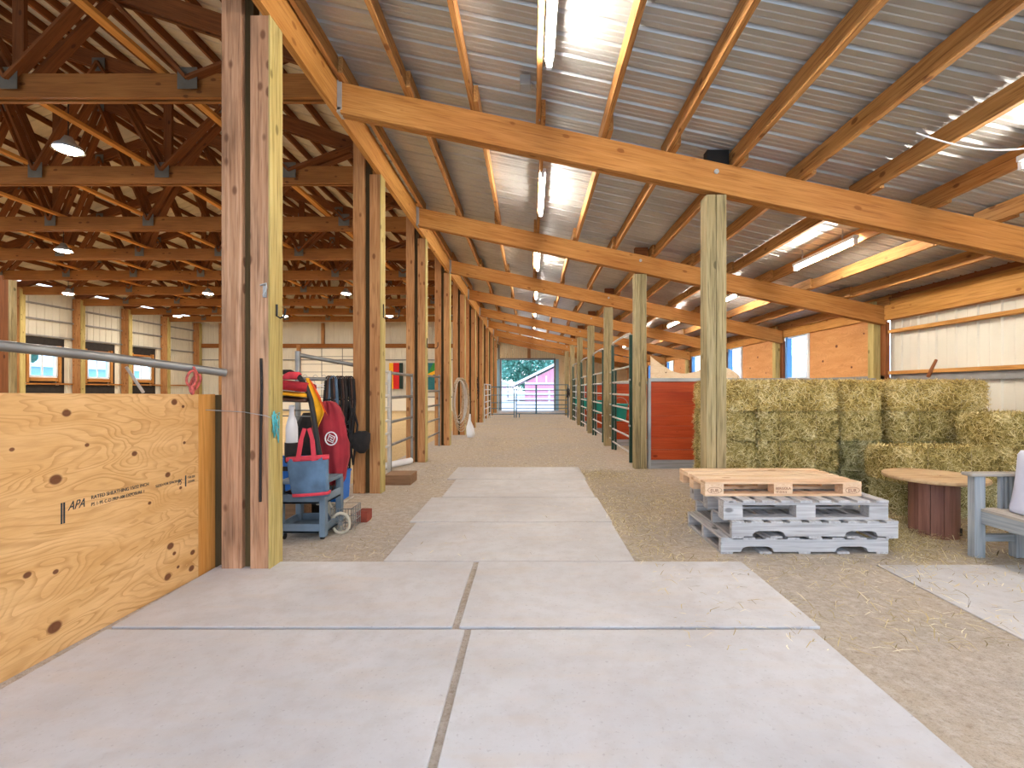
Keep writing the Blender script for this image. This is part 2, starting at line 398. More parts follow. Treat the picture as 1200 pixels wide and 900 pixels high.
# left wall of the arena with window openings between the posts
LX = -19.45
win_y = []
POSTL = [3.34+2.37*k for k in range(-1,11)]
def ribwall_y(name, x, y0, y1, z0, z1, nx, mat='siding', parent=None):
    return ribbed(name, mat, (x, y0, z0), (0,1,0), (0,0,1), (nx,0,0), y1-y0, z1-z0, pitch=.3, d=.02, minor=1, parent=parent, kind=parent is None)
def ribwall_x(name, y, x0, x1, z0, z1, ny, mat='siding', parent=None):
    return ribbed(name, mat, (x0, y, z0), (1,0,0), (0,0,1), (0,ny,0), x1-x0, z1-z0, pitch=.3, d=.02, minor=1, parent=parent, kind=parent is None)
ribwall_y('wall_left', LX, YN, YEND, 3.05, 5.35, 1)
ribwall_y('wall_left', LX, YN, YEND, -.05, 1.35, 1)
for k, (a, b) in enumerate(zip([YN]+POSTL[1:], POSTL[1:]+[YEND])):
    wy0, wy1 = a+.55, b-.75
    if a < 17 or a > 24: 
        ribwall_y('wall_left', LX, a, b, 1.35, 3.05, 1); continue
    ribwall_y('wall_left', LX, a, wy0, 1.35, 3.05, 1); ribwall_y('wall_left', LX, wy1, b, 1.35, 3.05, 1)
    struct(X(LX, LX+.03, wy0, wy1, 2.78, 3.05).build('wall_left','darkboard'))
    struct(X(LX, LX+.03, wy0, wy1, 1.35, 1.78).build('wall_left','darkboard'))
    w = MB()
    w.box(LX-.02, LX+.1, wy0-.02, wy0+.06, 1.76, 2.82); w.box(LX-.02, LX+.1, wy1-.06, wy1+.02, 1.76, 2.82)
    w.box(LX-.02, LX+.1, wy0, wy1, 2.76, 2.84); w.box(LX-.02, LX+.1, wy0, wy1, 1.70, 1.78)
    f = struct(w.build('window_%d' % (k-5), 'windowframe'))
    X(LX+.02, LX+.03, wy0+.06, wy1-.06, 1.78, 2.76).build('pane','glass',f)
    m = MB(); ym = (wy0+wy1)/2; m.box(LX+.015, LX+.05, ym-.03, ym+.03, 1.78, 2.76); m.build('mullion','windowframe',f)
    m = MB()
    for yy in (wy0-.09, wy1+.09): m.box(LX+.03, LX+.14, yy-.05, yy+.05, 1.5, 3.0)
    m.box(LX+.03, LX+.14, wy0, wy1, 1.56, 1.7); m.box(LX+.03, LX+.14, wy0, wy1, 2.86, 2.94)
    m.build('rough_frame','beam',f)
    # dark insulation boards beside the frame
    struct(X(LX+.025, LX+.035, a+.1, wy1+.35, 2.92, 3.3).build('wall_left','darkboard'))
    struct(X(LX+.025, LX+.035, a+.1, wy1+.35, .85, 1.40).build('wall_left','darkboard'))
    struct(X(LX+.025, LX+.035, a+.1, wy0-.14, 1.40, 2.92).build('wall_left','darkboard'))
    struct(X(LX+.025, LX+.035, wy1+.14, wy1+.35, 1.40, 2.92).build('wall_left','darkboard'))
for z, mt in ((3.35,'greyband'),(4.0,'greyband'),(1.45,'beam'),(.7,'greyband'),(4.6,'greyband')):
    struct(X(LX+.022, LX+.12, YN, YEND, z-.03, z+.03).build('trim_girt', mt))
for k, y in enumerate(POSTL[1:]):
    e = thing('wall_post', 'timber wall post on the far long wall of the arena, %s from the camera end' % ORD[k], 'post', (LX+.2, y, 0), 'timber posts along the windowed arena wall')
    X(LX+.05, LX+.40, y-.07, y+.07, 0, 5.05).build('post_face','colwood',e)
    X(LX+.40, LX+.44, y-.08, y+.10, 0, 5.0).build('side_plank','treated',e)
# end wall of the arena
ribwall_x('wall_back', YEND, -19.5, -1.78, 2.9, 9.0, -1)
ribwall_x('wall_back', YEND, -19.5, -13.3, -.05, 2.9, -1)
ribwall_x('wall_back', YEND, -9.3, -1.78, -.05, 2.9, -1)
struct(X(-19.4,-1.9, YEND-.14, YEND-.03, 3.62, 3.86).build('trim_2','chord'))
struct(X(-19.4,-1.9, YEND-.1, YEND-.03, 2.9, 2.96).build('trim_3','greyband'))
d = MB(); d.box(-13.3,-9.3, YEND-.03, YEND+.02, -.05, 3.6, 0)
dr = struct(d.build('door_1','sidingdoor'))
ln = MB()
for i in range(8): ln.box(-13.3,-9.3, YEND-.045, YEND-.03, .45*i+.42, .45*i+.44)
for x in (-12.1,-10.9,-10.0): ln.box(x-.012,x+.012, YEND-.045, YEND-.03, 0, 3.6)
ln.build('panel_joint','darkboard',dr)
dj = MB(); dj.box(-13.5,-13.3, YEND-.16, YEND-.03, 0, 3.8); dj.box(-9.3,-9.1, YEND-.16, YEND-.03, 0, 3.8); dj.build('door_jamb','colwood',dr)
for k, x in enumerate((-17.9,-15.8,-12.0,-8.6,-6.4,-4.2)):
    zt = 5.05; zb = 3.86 if x == -12.0 else 0
    tag(X(x-.08,x+.08,YEND-.16,YEND-.03,zb,zt).build('wall_post','colwood'),
        'timber post against the pale end wall of the arena, %s from the window-wall corner' % ORD[k], 'post', 'posts on the arena end wall')
# end wall of the aisle, with the big doorway
DX0, DX1, DH = -1.72, 1.37, 2.97
struct(X(DX1, 5.75, YEND, YEND+.12, -.05, 3.6, 2).build('wall_back','tan'))
struct(X(-1.9, DX0, YEND, YEND+.12, -.05, 4.4, 2).build('wall_back','tan'))
p = MB()
for i in range(28):
    x0 = DX0+i*.11; x1_ = x0+.104
    p.box(x0, x1_, YEND, YEND+.03, DH, beamtop(x0)+.12, 2)
struct(p.build('wall_back','tan'))
tr = MB()
tr.box(DX0-.06, DX0+.03, YEND-.05, YEND+.12, 0, DH); tr.box(DX1-.03, DX1+.06, YEND-.05, YEND+.12, 0, DH); tr.box(DX0-.06, DX1+.06, YEND-.05, YEND+.12, DH-.04, DH+.06)
struct(tr.build('door_2','greyband'))
struct(X(DX0-.3, DX0-.06, YEND-.02, YEND, 0, DH).build('trim_4','extblue'))
struct(X(DX1+.06, DX1+.25, YEND-.02, YEND, 0, DH).build('trim_5','extblue'))
for k, x in enumerate((-.1,)):
    struct(X(x-.09,x+.09,YEND-.1,YEND,DH+.06,beamtop(x)).build('trim_6','colwood'))
# right wall
RW = 5.6
ribwall_y('wall_right', RW, YN, 7.3, -.05, 2.75, -1)
struct(X(RW-.14, RW-.02, YN, 7.25, 2.30, 2.58, 1).build('trim_7','header'))
struct(X(RW-.12, RW-.02, YN, 7.25, 2.62, 2.76, 1).build('trim_8','truss'))
for n, z in enumerate((2.12, 1.49)):
    struct(X(RW-.12, RW-.022, YN, 7.2, z-.025, z+.025, 1).build('trim_%d' % (9+n),'header'))
struct(X(RW-.07, RW-.022, YN, 7.2, 1.36, 1.46, 1).build('trim_11','greyband'))
struct(X(RW-.08, RW-.022, YN, 7.2, .88, .94, 1).build('trim_12','header'))
struct(X(RW-.03, RW+.05, 7.3, YEND, -.05, 1.42, 1).build('wall_right','plywall'))
struct(X(RW-.1, RW-.03, 7.3, YEND, 1.38, 1.45, 1).build('trim_13','greyband'))
struct(X(RW-.08, RW, 7.3, YEND, 2.36, 2.75, 1).build('trim_14','header'))
for k in range(7):
    yb = 7.25+2.97*k; ye = min(yb+2.97, YEND)
    pw = X(RW-.03, RW-.01, yb+.1, yb+2.12, 1.42, 2.4, 1, go=(k*7.3,0,0)) 
    # sheet runs along y: grain coordinates (y, z)
    pw = MB()._add([(RW-.03,yb+.1,1.42),(RW-.03,yb+2.12,1.42),(RW-.03,yb+2.12,2.4),(RW-.03,yb+.1,2.4),(RW-.01,yb+.1,1.42),(RW-.01,yb+2.12,1.42),(RW-.01,yb+2.12,2.4),(RW-.01,yb+.1,2.4)],
        [(3,2,1,0),(4,5,6,7),(0,1,5,4),(1,2,6,5),(2,3,7,6),(3,0,4,7)], [(0+k*.02,0,k),(2.02,0,k),(2.02,.98,k),(0,.98,k)]*2)
    struct(pw.build('wall_right','plywall'))
    if yb+2.9 > YEND: continue
    w = MB(); y0, y1 = yb+2.16, yb+2.93
    w.box(RW-.06, RW+.03, y0-.04, y0+.03, 1.42, 2.4); w.box(RW-.06, RW+.03, y0, y1, 2.33, 2.4); w.box(RW-.06, RW+.03, y0, y1, 1.42, 1.49)
    f = struct(w.build('window_%d' % (k+5),'windowframe'))
    X(RW-.07, RW+.03, y1-.06, y1+.02, 1.42, 2.4).build('jamb','bluejamb',f)
    X(RW-.01, RW-.004, y0+.03, y1-.06, 1.49, 2.33).build('pane','glass',f)
# near closure of the arena behind the camera (aisle end stays open, as a doorway)
ribwall_x('wall_front', YN, -19.5, -15, -.05, 9.0, 1); ribwall_x('wall_front', YN, -6, -2.4, -.05, 9.0, 1); ribwall_x('wall_front', YN, -15, -6, 4.6, 9.0, 1)  # wide unseen opening added between the sheets to let fill daylight into the arena

# ------------------------------------------------------------------ arena trusses
def make_truss():
    e = thing('roof_truss', 'x', 'truss', (0,0,0))
    xl, xr = -19.3, -2.0
    m = MB(); m.box(xl, xr, 0, .045, 4.79, 5.08, 0); m.box(xl, xr, .09, .135, 4.79, 5.08, 0); m.build('bottom_chord','chord',e)
    pk = RZ+8.65*SL
    for sg in (1,-1):
        m = MB()
        for y in (.022,.112): m.bar((RX+sg*8.7, y, RZ-.02), (RX, y, pk+.02), .045, .24, up=(0,0,1))
        m.build('top_chord','truss',e)
    bj = [RX+2.17*j for j in range(-3,4)]
    def top(x): return pk-abs(x-RX)*SL-.05
    tj = [RX+2.17*(j+.5) for j in range(-4,4)]
    for i, x in enumerate(bj):
        for t in (tj[i], tj[i+1]):
            m = MB()
            for y in (-.03,.165): m.bar((x,y,4.98),(t,y,top(t)),.04,.14,up=(0,1,0))
            # bar's w is across side, keep the plank face forward
            m.build('web','truss',e)
        if i in (1,3,5):
            m = MB(); m.bar((x+.02,.07,5.0),(x+.02,.07,top(x)),.14,.05,up=(0,1,0)); m.build('web','truss',e)
        X(x-.12,x+.12,-.056,-.05,4.86,5.12).build('gusset','gussetm',e); X(x-.12,x+.12,.19,.196,4.86,5.12).build('gusset','gussetm',e)
    for x in tj[1:-1]:
        X(x-.11,x+.11,-.056,-.05,top(x)-.15,top(x)+.08).build('gusset','gussetm',e)
    return e
tr0 = None
for k in range(1,10):
    y = COLY[k]+.14; lab = 'brown timber roof truss spanning the arena, %s from the camera' % ORD[k-1]
    if tr0 is None: tr0 = make_truss(); tr0.location = (0,y,0); tr0['label'] = lab; tr0['group'] = 'arena roof trusses'
    else: copy_tree(tr0, (0,y,0), lab)
for k, x in enumerate((-4.5,-6.6,-8.6,-10.5,-12.5,-14.6)):
    tag(B((x,3.3,5.115),(x,26.9,5.115),.1,.05).build('lateral_brace','brace'),
        'orange timber brace lying along the tops of the truss chords, %s from the aisle' % ORD[k], 'brace', 'lateral braces over the arena')

# ------------------------------------------------------------------ arena-side columns
def make_column(k):
    y = COLY[k]; lab = 'built-up timber column with a pale treated plank on its aisle side, %s in the arena-side row' % ('nearest the camera' if k == 0 else ORD[k]+' from the camera')
    e = thing('timber_column', lab, 'column', (HX-.17, y+.08, 0), 'built-up columns between aisle and arena')
    w = 'redwood' if k == 0 else 'colwood'
    X(-2.11,-1.972,y,y+.14,0,5.25,2).build('outer_plank',w,e,bevel=.004)
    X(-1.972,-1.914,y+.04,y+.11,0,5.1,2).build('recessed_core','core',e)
    X(-1.914,-1.788,y,y+.14,0,3.79 if k else 3.79,2).build('inner_plank',w,e,bevel=.004)
    X(-1.788,HX,y-.004,y+.16,0,3.79,2).build('treated_plank','treated',e,bevel=.003)
    return e
for k in range(10): make_column(k)
tag(X(HX-.055,HX,YN,YEND-.1,3.79,4.10,1).build('header_beam','header'), 'long orange header beam running the aisle on top of the arena-side columns', 'beam')
# left partition post seen past the arena end of the pipe
e = thing('partition', 'dark brown plank partition at the left edge beyond the pipe rail', 'partition', (-9.6, 8.4, 0))
for i in range(6): X(-10.23-.22*i,-10.02-.22*i,8.9,8.93,0,3.4,2).build('plank','truss',e)
X(-10.0,-9.84,8.85,8.99,0,3.3,2).build('post','truss',e); X(-9.84,-9.80,8.84,8.95,0,3.3,2).build('post','post',e)
# ------------------------------------------------------------------ aisle rafters (big sloping beams)
def make_beam(k):
    y = BEAMY[k]; e = thing('rafter_beam', 'broad sloping orange rafter beam over the aisle, %s' % ('nearest the camera' if k == 0 else ORD[k]+' from the camera'), 'beam', (1.7, y, 3.2), 'sloping rafter beams over the aisle')
    xr = 5.5
    def gx(o): return lambda v: (v[0]+o, v[1]*1+o, v[2]+.2125*v[0])
    for (a, b) in ((0,.052),(.06,.112)):
        pts = [(HX,y+a,beamtop(HX)),(HX,y+a,beamtop(HX)-.275),(xr,y+a,beamtop(xr)-.275),(xr,y+a,beamtop(xr))]
        MB().prism(pts,(0,b-a,0),gx(k*5.1+a*30)).build('beam_ply','beam',e,bevel=.003)
    m = MB(); m.box(HX-.004,HX+.03,y-.006,y+.12,3.78,3.82); m.box(HX+.002,HX+.045,y-.006,y-.001,3.8,4.07); m.build('hanger_bracket','steel',e)
    bx = 1.7; m = MB(); m.tube([(bx,y-.012,beamtop(bx)-.09),(bx,y,beamtop(bx)-.09)],.022,12); m.build('bolt','steel',e)
    X(1.62,1.82,y+.01,y+.1,beamtop(1.62)-.03,beamtop(1.62)+.10).build('stop_block','blackm' if k==0 else 'truss',e)
    return e
for k in range(8): make_beam(k)
for k in range(7):
    y = BEAMY[k]
    e = thing('support_post', 'greenish treated timber post under the %s rafter beam from the camera, right of the aisle' % ORD[k], 'post', (1.7,y+.09,0), 'posts along the stall side of the aisle')
    X(1.61,1.70,y,y+.16,0,beamtop(1.8)-.275,2).build('post_ply','post',e,bevel=.006)
    X(1.703,1.795,y,y+.16,0,beamtop(1.8)-.275,2).build('post_ply','post',e,bevel=.006)
for k in range(1,8):
    y = BEAMY[k]
    e = thing('wall_post', 'timber wall post carrying the low end of the %s rafter beam' % ORD[k], 'post', (5.47,y+.1,0), 'posts on the outer wall behind the stalls')
    X(5.40,5.50,y+.115,y+.25,0,2.62,2).build('post_ply','treated',e); X(5.50,5.56,y+.0,y+.3,0,2.28,2).build('post_ply','truss',e)
# purlins lying on the rafters
for k in range(13):
    x = -1.71+.6*k; z = beamtop(x)+.075
    e = thing('roof_purlin', 'wooden purlin under the aisle metal roof, %s from the arena header' % ORD[k], 'purlin', (x,YN,z), 'purlins under the aisle roof')
    ys = [YN]+BEAMY+[YEND-.05]
    for i in range(len(ys)-1):
        sh = .022 if i % 2 else -.022
        a = ys[i]-(.14 if i else 0); b = ys[i+1]+(.2 if i < len(ys)-2 else 0)
        B((x+sh,a,z+sh*-.2),(x+sh,b,z+sh*-.2),.04,.145).build('plank','purlin',e)
# ------------------------------------------------------------------ lights
def tube_light(x, y0, lab, grp):
    zb = beamtop(x)-.03
    z = zb
    e = thing('strip_light', lab, 'light', (x,y0,z), grp)
    X(x-.035,x+.035,y0,y0+1.22,z+.03,z+.075,1).build('housing','white',e,bevel=.006)
    T([(x,y0+.03,z),(x,y0+1.19,z)],.019,12).build('tube','tube',e)
    m = MB(); m.box(x-.02,x+.02,y0,y0+.03,z-.025,z+.03); m.box(x-.02,x+.02,y0+1.19,y0+1.22,z-.025,z+.03); m.build('socket','white',e)
    m = MB()
    for yy in (y0+.2,y0+1.0): m.bar((x-.02,yy,z+.07),(x-.02,yy,z+.2),.012,.012,up=(1,0,0))
    m.build('bracket','steel',e)
for k in range(9):
    if 2.25+2.97*k-2.97 > 24: continue
    y = 2.25+2.97*(k-1)
    if y < -1.5: continue
    tube_light(.135, y, 'lit strip light over the middle of the aisle, %s from the camera' % ORD[k], 'strip lights over the aisle')
for k in range(8):
    y = 2.25+2.97*(k-1)
    if y < -1.5: continue
    tube_light(3.62, y, 'lit strip light over the hay and stalls, %s from the camera' % ORD[k], 'strip lights over the stalls')
def bay(x, y, lab):
    z = 4.72
    e = thing('high_bay_lamp', lab, 'lamp', (x,y,z), 'round lamps hanging in the arena')
    MB().lathe((x,y,z),[(.0,.02),(.16,.02),(.19,0),(.16,.06),(.09,.12),(.05,.2),(.0,.2)],24).build('shade','steel',e)
    MB().lathe((x,y,z),[(.0,-.02),(.12,-.015),(.155,.01),(.0,.012)],20).build('lens','bay',e)
    T([(x,y,z+.2),(x,y,5.75)],.008,6).build('drop_rod','blackm',e)
nb = 0
for i, x in enumerate((-6.75,-11.8,-16.9)):
    for j, y in enumerate((6.4,11.4,16.7,22.0)):
        bay(x, y+.45, 'round arena lamp in the %s row out from the aisle, %s from the camera' % (ORD[i], ORD[j]))
# small junction boxes and a drooping cable
e = thing('junction_box', 'small grey junction box on the metal roof beside the central purlin', 'electrical box', (-.03,3.9,3.72))
zr = beamtop(-.03)+.14
X(-.09,.0,3.86,3.97,zr-.08,zr-.0).build('box','steel',e,bevel=.004); T([(-.02,3.9,zr-.03),(.03,3.9,zr-.06),(.06,4.0,zr-.1),(.08,4.25,zr-.16)],.006,6).build('conduit','steel',e)
pts = []
for i in range(21):
    t = i/20; x = 2.75+t*.84; pts.append((x, 3.35+t*-.3, beamtop(x)-.03-.11*math.sin(math.pi*t)))
tag(T(pts,.006,6).build('power_cable','white'), 'thin white cable drooping under the roof to the nearest right-hand strip light', 'cable')

# ------------------------------------------------------------------ floor mats
def rmat(x0,x1,y0,y1,lab,z=.016):
    m = MB(); g = .006
    m.box(x0+g,x1-g,y0+g,y1-g,0,z,0)
    return tag(m.build('floor_mat','mat',bevel=.004), lab, 'mat', 'dusty stall mats on the barn floor')
rmat(-2.17,-.33,.6,2.40,'large dusty floor mat in the left foreground beside the plywood')
rmat(-.31,1.44,.6,2.40,'large dusty floor mat in the right foreground')
rmat(-2.17,-.40,2.415,3.34,'dusty floor mat of the second row, left of the centre crack')
rmat(-.375,1.50,2.415,3.34,'dusty floor mat of the second row, right of the centre crack')
for k, (a, b, x0, x1) in enumerate(((3.35,4.34,-1.06,.75),(4.35,5.33,-1.13,.76),(5.34,6.4,-1.02,.74),(6.41,7.4,-1.15,.76))):
    rmat(x0,x1,a,b,'dusty floor mat in the single file down the aisle, %s beyond the wide rows' % ORD[k],.012)
rmat(2.42,4.3,2.1,3.3,'dusty floor mat lying in front of the grey armchair',.008)

# ------------------------------------------------------------------ plywood panel, pipe and odds on the left
e = thing('plywood_panel', 'tall knotty plywood panel standing along the left foreground, stamped APA', 'panel', (-2.2,2,0))
y0, y1 = .55, 3.10; 
def px_(y): return -2.235+(y-1.97)*.035
vs = []; gs = []
for dx in (0,-.02):
    for (y, z) in ((y0,0),(y1,0),(y1,1.207),(y0,1.245)):
        vs.append((px_(y)+dx,y,z)); gs.append((y,z,dx))
MB()._add(vs,[(0,1,2,3),(7,6,5,4),(0,4,5,1),(1,5,6,2),(2,6,7,3),(3,7,4,0)],gs).build('sheet','plyfront',e)
MB().box(px_(y1)-.02,px_(y1)+.0,y1+.002,y1+.165,0,1.205,2).build('edge_strip','brace',e,label='separate orange strip at the far end of the sheet')
MB().box(-2.2,-2.14,y1+.17,y1+.18,0,1.2,2).build('gap_shade_strip','core',e)  # dark strip standing in for shade in the gap before the column
r90 = (math.radians(90),0,math.atan2(1,.035))
def stamp(body, size, y, z, sh=0, st=1): text(body, size, (px_(y)+.0008,y,z), r90, 'ink', e, shear=sh, stretch=st)
stamp('APA', .062, 2.255, .655, .4, .72)
stamp('RATED SHEATHING 15/32 INCH', .027, 2.37, .683, 0, .9); stamp('PS 1-95 C-D PRP-108 EXPOSURE 1', .025, 2.37, .648, 0, .86)
stamp('SIZED FOR SPACING', .022, 2.76, .66, 0, .9); stamp('PS', .05, 2.925, .64, .4, .6)
stamp('THIS SIDE', .02, 3.01, .665, 0, .7); stamp('DOWN', .02, 3.01, .638, 0, .8)
for yy in (2.222,2.234): X(px_(yy)+.0005,px_(yy)+.0015,yy,yy+.008,.60,.70).build('stamp_bar','ink',e)
X(px_(2.985)+.0005,px_(2.985)+.0018,2.985,2.995,.62,.69).build('stamp_bar','ink',e)
tag(T([(-3.0,1.75,1.50),at(0,405,2.3),at(130,419,2.72),(-2.06,3.17,1.35)],.028,12,r2=.026).build('pipe_rail','pipe'),
    'thick grey steel pipe rail running over the plywood to the nearest column', 'pipe')
pts = []
for i in range(60):
    t = i/59*2*math.pi*3; pts.append((-2.14-.02*math.sin(t*1.3)+.0, 2.98+.035*math.cos(t*.5), 1.33+.055*math.sin(t)+ (-.0012*i)))
tag(T(pts,.008,6).build('pink_halter','pinkrope'), 'faded red rope halter looped over the pipe rail just left of the nearest column', 'halter')
tag(T([at(148,430,2.9),at(168,460,3.0)],.009,8).build('white_stick','pipewhite'), 'thin white stick leaning behind the top of the plywood', 'stick')

# corral panels and gates
def panel(name, lab, a, b, rails, zt, mat, rr=.016, pr=.02, grp=None, zb=0, extra=None, posts=None, curved=False, cat='gate'):
    a = Vector(a); b = Vector(b); mid = (a+b)/2
    e = thing(name, lab, cat, (mid.x,mid.y,0), grp)
    for P in (posts or [0,1]):
        q = a.lerp(b,P); T([(q.x,q.y,zb),(q.x,q.y,zt+.0)],pr,10).build('upright',extra or mat,e)
    for z in rails:
        T([(a.x,a.y,z),(b.x,b.y,z)],rr,8).build('rail',mat,e)
    return e
panel('corral_panel','grey pipe corral panel between the second and third columns, nearer half',(-2.0,5.85),(-2.0,6.62),(.44,.62,.80,.98,1.15,1.32,1.48),1.5,'pipewhite',.018,.024,grp='pipe panels on the arena side',cat='fence panel')
panel('corral_panel','grey pipe corral panel between the second and third columns, farther half',(-2.0,6.68),(-2.0,7.9),(.44,.77,1.12,1.47),1.5,'pipe',.022,.022,grp='pipe panels on the arena side',cat='fence panel')
panel('corral_panel','grey pipe corral panel between the third and fourth columns',(-2.0,8.3),(-2.0,10.25),(.3,.6,.9,1.2,1.5),1.55,'pipe',.02,.022,posts=[0,.3,1],grp='pipe panels on the arena side',cat='fence panel')
panel('corral_panel','white pipe panel along the arena side just before the far gates',(-1.72,17.4),(-1.72,20.1),(.25,.5,.75,1.0,1.22,1.42),1.44,'pipewhite',.018,.022,posts=[0,.5,1],cat='fence panel')
# far gates across the aisle
e = thing('walk_gate','narrow blue-grey pipe gate at the far left end of the aisle','gate',(-1.2,20.4,0))
pts = [(-1.75,20.4,1.33),(-.95,20.4,1.33)]+arc((-.86,20.4,1.19),.14,math.pi/2,0,5)+[(-.72,20.4,.15)]
T(pts,.022,8).build('bent_frame','bluepaint',e); T([(-1.75,20.4,0),(-1.75,20.4,1.33)],.025,8).build('upright','bluepaint',e)
T([(-1.4,20.4,.15),(-1.4,20.4,1.3)],.022,8).build('upright','pipewhite',e)
for z in (.15,.4,.65,.98): T([(-1.75,20.4,z),(-.72,20.4,z)],.016,8).build('rail','bluepaint',e)
T([(-.72,20.4,0),(-.72,20.4,.2)],.02,8).build('foot','bluepaint',e)
e = panel('pipe_gate','wide blue-grey pipe gate closing the aisle before the far doorway',(-.63,20.4),(1.62,20.4),(.17,.4,.56,.76,.98,1.2,1.43),1.43,'bluepaint',.018,.024,posts=[0,1])
X(.2,.27,20.385,20.415,.17,1.43).build('brace_bar','bluepaint',e); T([(-.5,20.4,0),(-.5,20.4,.18)],.02,8).build('foot','bluepaint',e)
m = MB()
for i in range(60):
    a = random.uniform(0,6.28); m.tube([(1.62+.05*math.cos(a),20.35+.05*math.sin(a),random.uniform(.95,1.3)),(1.62+.08*math.cos(a+1),20.3+.05*math.sin(a+1),random.uniform(.85,1.2))],.008,5)
tag(m.build('chain_bundle','blackm'),'dark bundle of chain and rope hanging on the far gate latch','chain')
# ------------------------------------------------------------------ stalls on the right
def stall_divider(k):
    y = BEAMY[k]+.04; e = thing('stall_divider', 'stained red board stall divider across from the %s post, running to the outer wall' % ORD[k], 'stall wall', (3.6,y,0), 'red board stall dividers')
    z = .14
    hs = [.16,.185,.185,.16,.185,.185,.16]
    for i, h in enumerate(hs):
        X(1.87,5.36,y,y+.04,z,z+h-.005,0).build('board','stallred',e,bevel=.004); z += h
    X(1.87,5.36,y-.01,y+.05,0,.135,0).build('base_board','greywood',e)
    X(1.83,5.36,y-.02,y+.06,z+.0,z+.05,0).build('top_cap','steel',e)
    X(1.825,1.868,y-.02,y+.06,0,z).build('end_channel','steel',e)
    X(3.6,3.66,y+.041,y+.09,0,z).build('stiffener','steel',e)
    return e
for k in range(1,7): stall_divider(k)
top = [(1.88,1.76),(1.95,1.70),(2.05,1.625),(2.15,1.565),(2.25,1.515),(2.35,1.487),(2.45,1.485),(2.55,1.505),(2.65,1.54),(2.75,1.575),(2.88,1.60),(3.0,1.595),(3.12,1.56),(3.22,1.50),(3.28,1.44)]
yy = BEAMY[1]+.092
MBp = MB().prism([(1.88,yy,1.30)]+[(x,yy,z) for x,z in top]+[(3.28,yy,1.30)],(0,.02,0),lambda v:(v[0]-1.5,v[2]-1.0,0))
M['plypale'] = ply('plypale', '#c08a54', '#e6c79c', '#f0d8b4', [(.9,.55,.03),(.62,.5,.012)], .35)
tag(MBp.build('scalloped_board','plypale'),'pale plywood board with a dipping scalloped top, fixed behind the nearest red divider','board')
def stall_gate(k):
    y0 = BEAMY[k]+.52 if k == 1 else BEAMY[k]+.52; y1 = y0+1.72; x = 1.66
    e = thing('stall_gate','dark green tall-framed stall gate with pale rails, %s along the aisle' % ORD[k-1],'gate',(x,(y0+y1)/2,0),'framed stall gates')
    for y in (y0,y1):
        X(x-.026,x+.026,y-.026,y+.026,.02,2.14,2).build('upright','green',e,bevel=.004)
    T([(x,y0,2.12)]+[(x,y0+.08,2.17),(x,(y0+y1)/2,2.18),(x,y1-.08,2.17),(x,y1,2.12)],.02,8).build('top_bow','pipewhite',e)
    for z in (.18,.44,.68,.91,1.14,1.37,1.62): T([(x,y0,z),(x,y1,z)],.017,8).build('rail','pipewhite',e)
    X(x-.03,x-.023,y0-.1,y0+.05,.62,.65).build('latch','steel',e)
    X(x-.03,x-.023,y0-.1,y0+.05,1.38,1.41).build('latch','steel',e)
    return e, y1
for k in range(1,5):
    _, ye = stall_gate(k); yn = BEAMY[k+1]+.48
    e = panel('corral_panel','green-ended pipe stall panel just past the %s tall stall gate' % ORD[k-1],(1.73,ye+.06),(1.73,yn-.0),(.18,.44,.68,.91,1.14,1.37,1.6),1.62,'pipewhite',.016,.022,grp='fixed pipe panels between stall gates',extra='green',cat='fence panel')
for k in (5,):
    panel('corral_panel','pale pipe stall panel nearest the far gates on the stall side',(1.73,BEAMY[5]+.5),(1.73,20.2),(.25,.5,.75,1.0,1.25,1.5),1.52,'pipewhite',.016,.022,posts=[0,.5,1],cat='fence panel')
def bucket(x,y,z,lab):
    e = thing('feed_bucket',lab,'bucket',(x,y,z),'green feed tubs hanging in the stalls')
    MB().lathe((x,y,z),[(.13,0),(.135,.01),(.17,.33),(.185,.335),(.185,.36),(.165,.36),(.155,.33),(.12,.02),(.0,.02)],24).build('tub','teal',e)
    T(arc((x,y,z+.34),.17,math.pi,2*math.pi,10,uy=(0,.3,-.9)),.006,6).build('bail','steel',e)
    X(x-.05,x+.05,y+.165,y+.34,z+.33,z+.36).build('hook_plate','steel',e)
for k in range(2,6):
    bucket(1.88,BEAMY[k]-.30,.57,'teal feed tub hung on the red divider behind the %s tall stall gate' % ORD[k-2])

# ------------------------------------------------------------------ hay
def strands(n, pos, dirs, length, width, nrm, curl=.25):
    """n blades; arrays pos (n,3), dirs (n,3) unit, nrm (n,3); returns verts, quads"""
    L = length[:,None]; side = np.cross(dirs, nrm); side /= np.linalg.norm(side,axis=1)[:,None]+1e-9
    w = width[:,None]*side/2; bend = nrm*(rng.uniform(-curl,curl,n)*length)[:,None]+side*(rng.uniform(-curl,curl,n)*length)[:,None]
    a = pos-dirs*L/2; b = pos+bend; c = pos+dirs*L/2
    V = np.stack([a-w*.6,a+w*.6,b-w,b+w,c-w*.4,c+w*.4],1).reshape(-1,3)
    i = np.arange(n)[:,None]*6
    Fq = np.concatenate([i+np.array([[0,1,3,2]]), i+np.array([[2,3,5,4]])],1).reshape(-1,4)
    return V, Fq
def np_mesh(name, V, Fq, hc, mat):
    me = bpy.data.meshes.new(name); me.vertices.add(len(V)); me.vertices.foreach_set('co', V.astype(np.float32).ravel())
    me.loops.add(len(Fq)*4); me.loops.foreach_set('vertex_index', Fq.astype(np.int32).ravel())
    me.polygons.add(len(Fq)); me.polygons.foreach_set('loop_start', np.arange(len(Fq),dtype=np.int32)*4); me.polygons.foreach_set('loop_total', np.full(len(Fq),4,np.int32))
    me.update(calc_edges=True); a = me.attributes.new('hc','FLOAT','POINT'); a.data.foreach_set('value', hc.astype(np.float32)); me.materials.append(M[mat]); me.validate(); return me
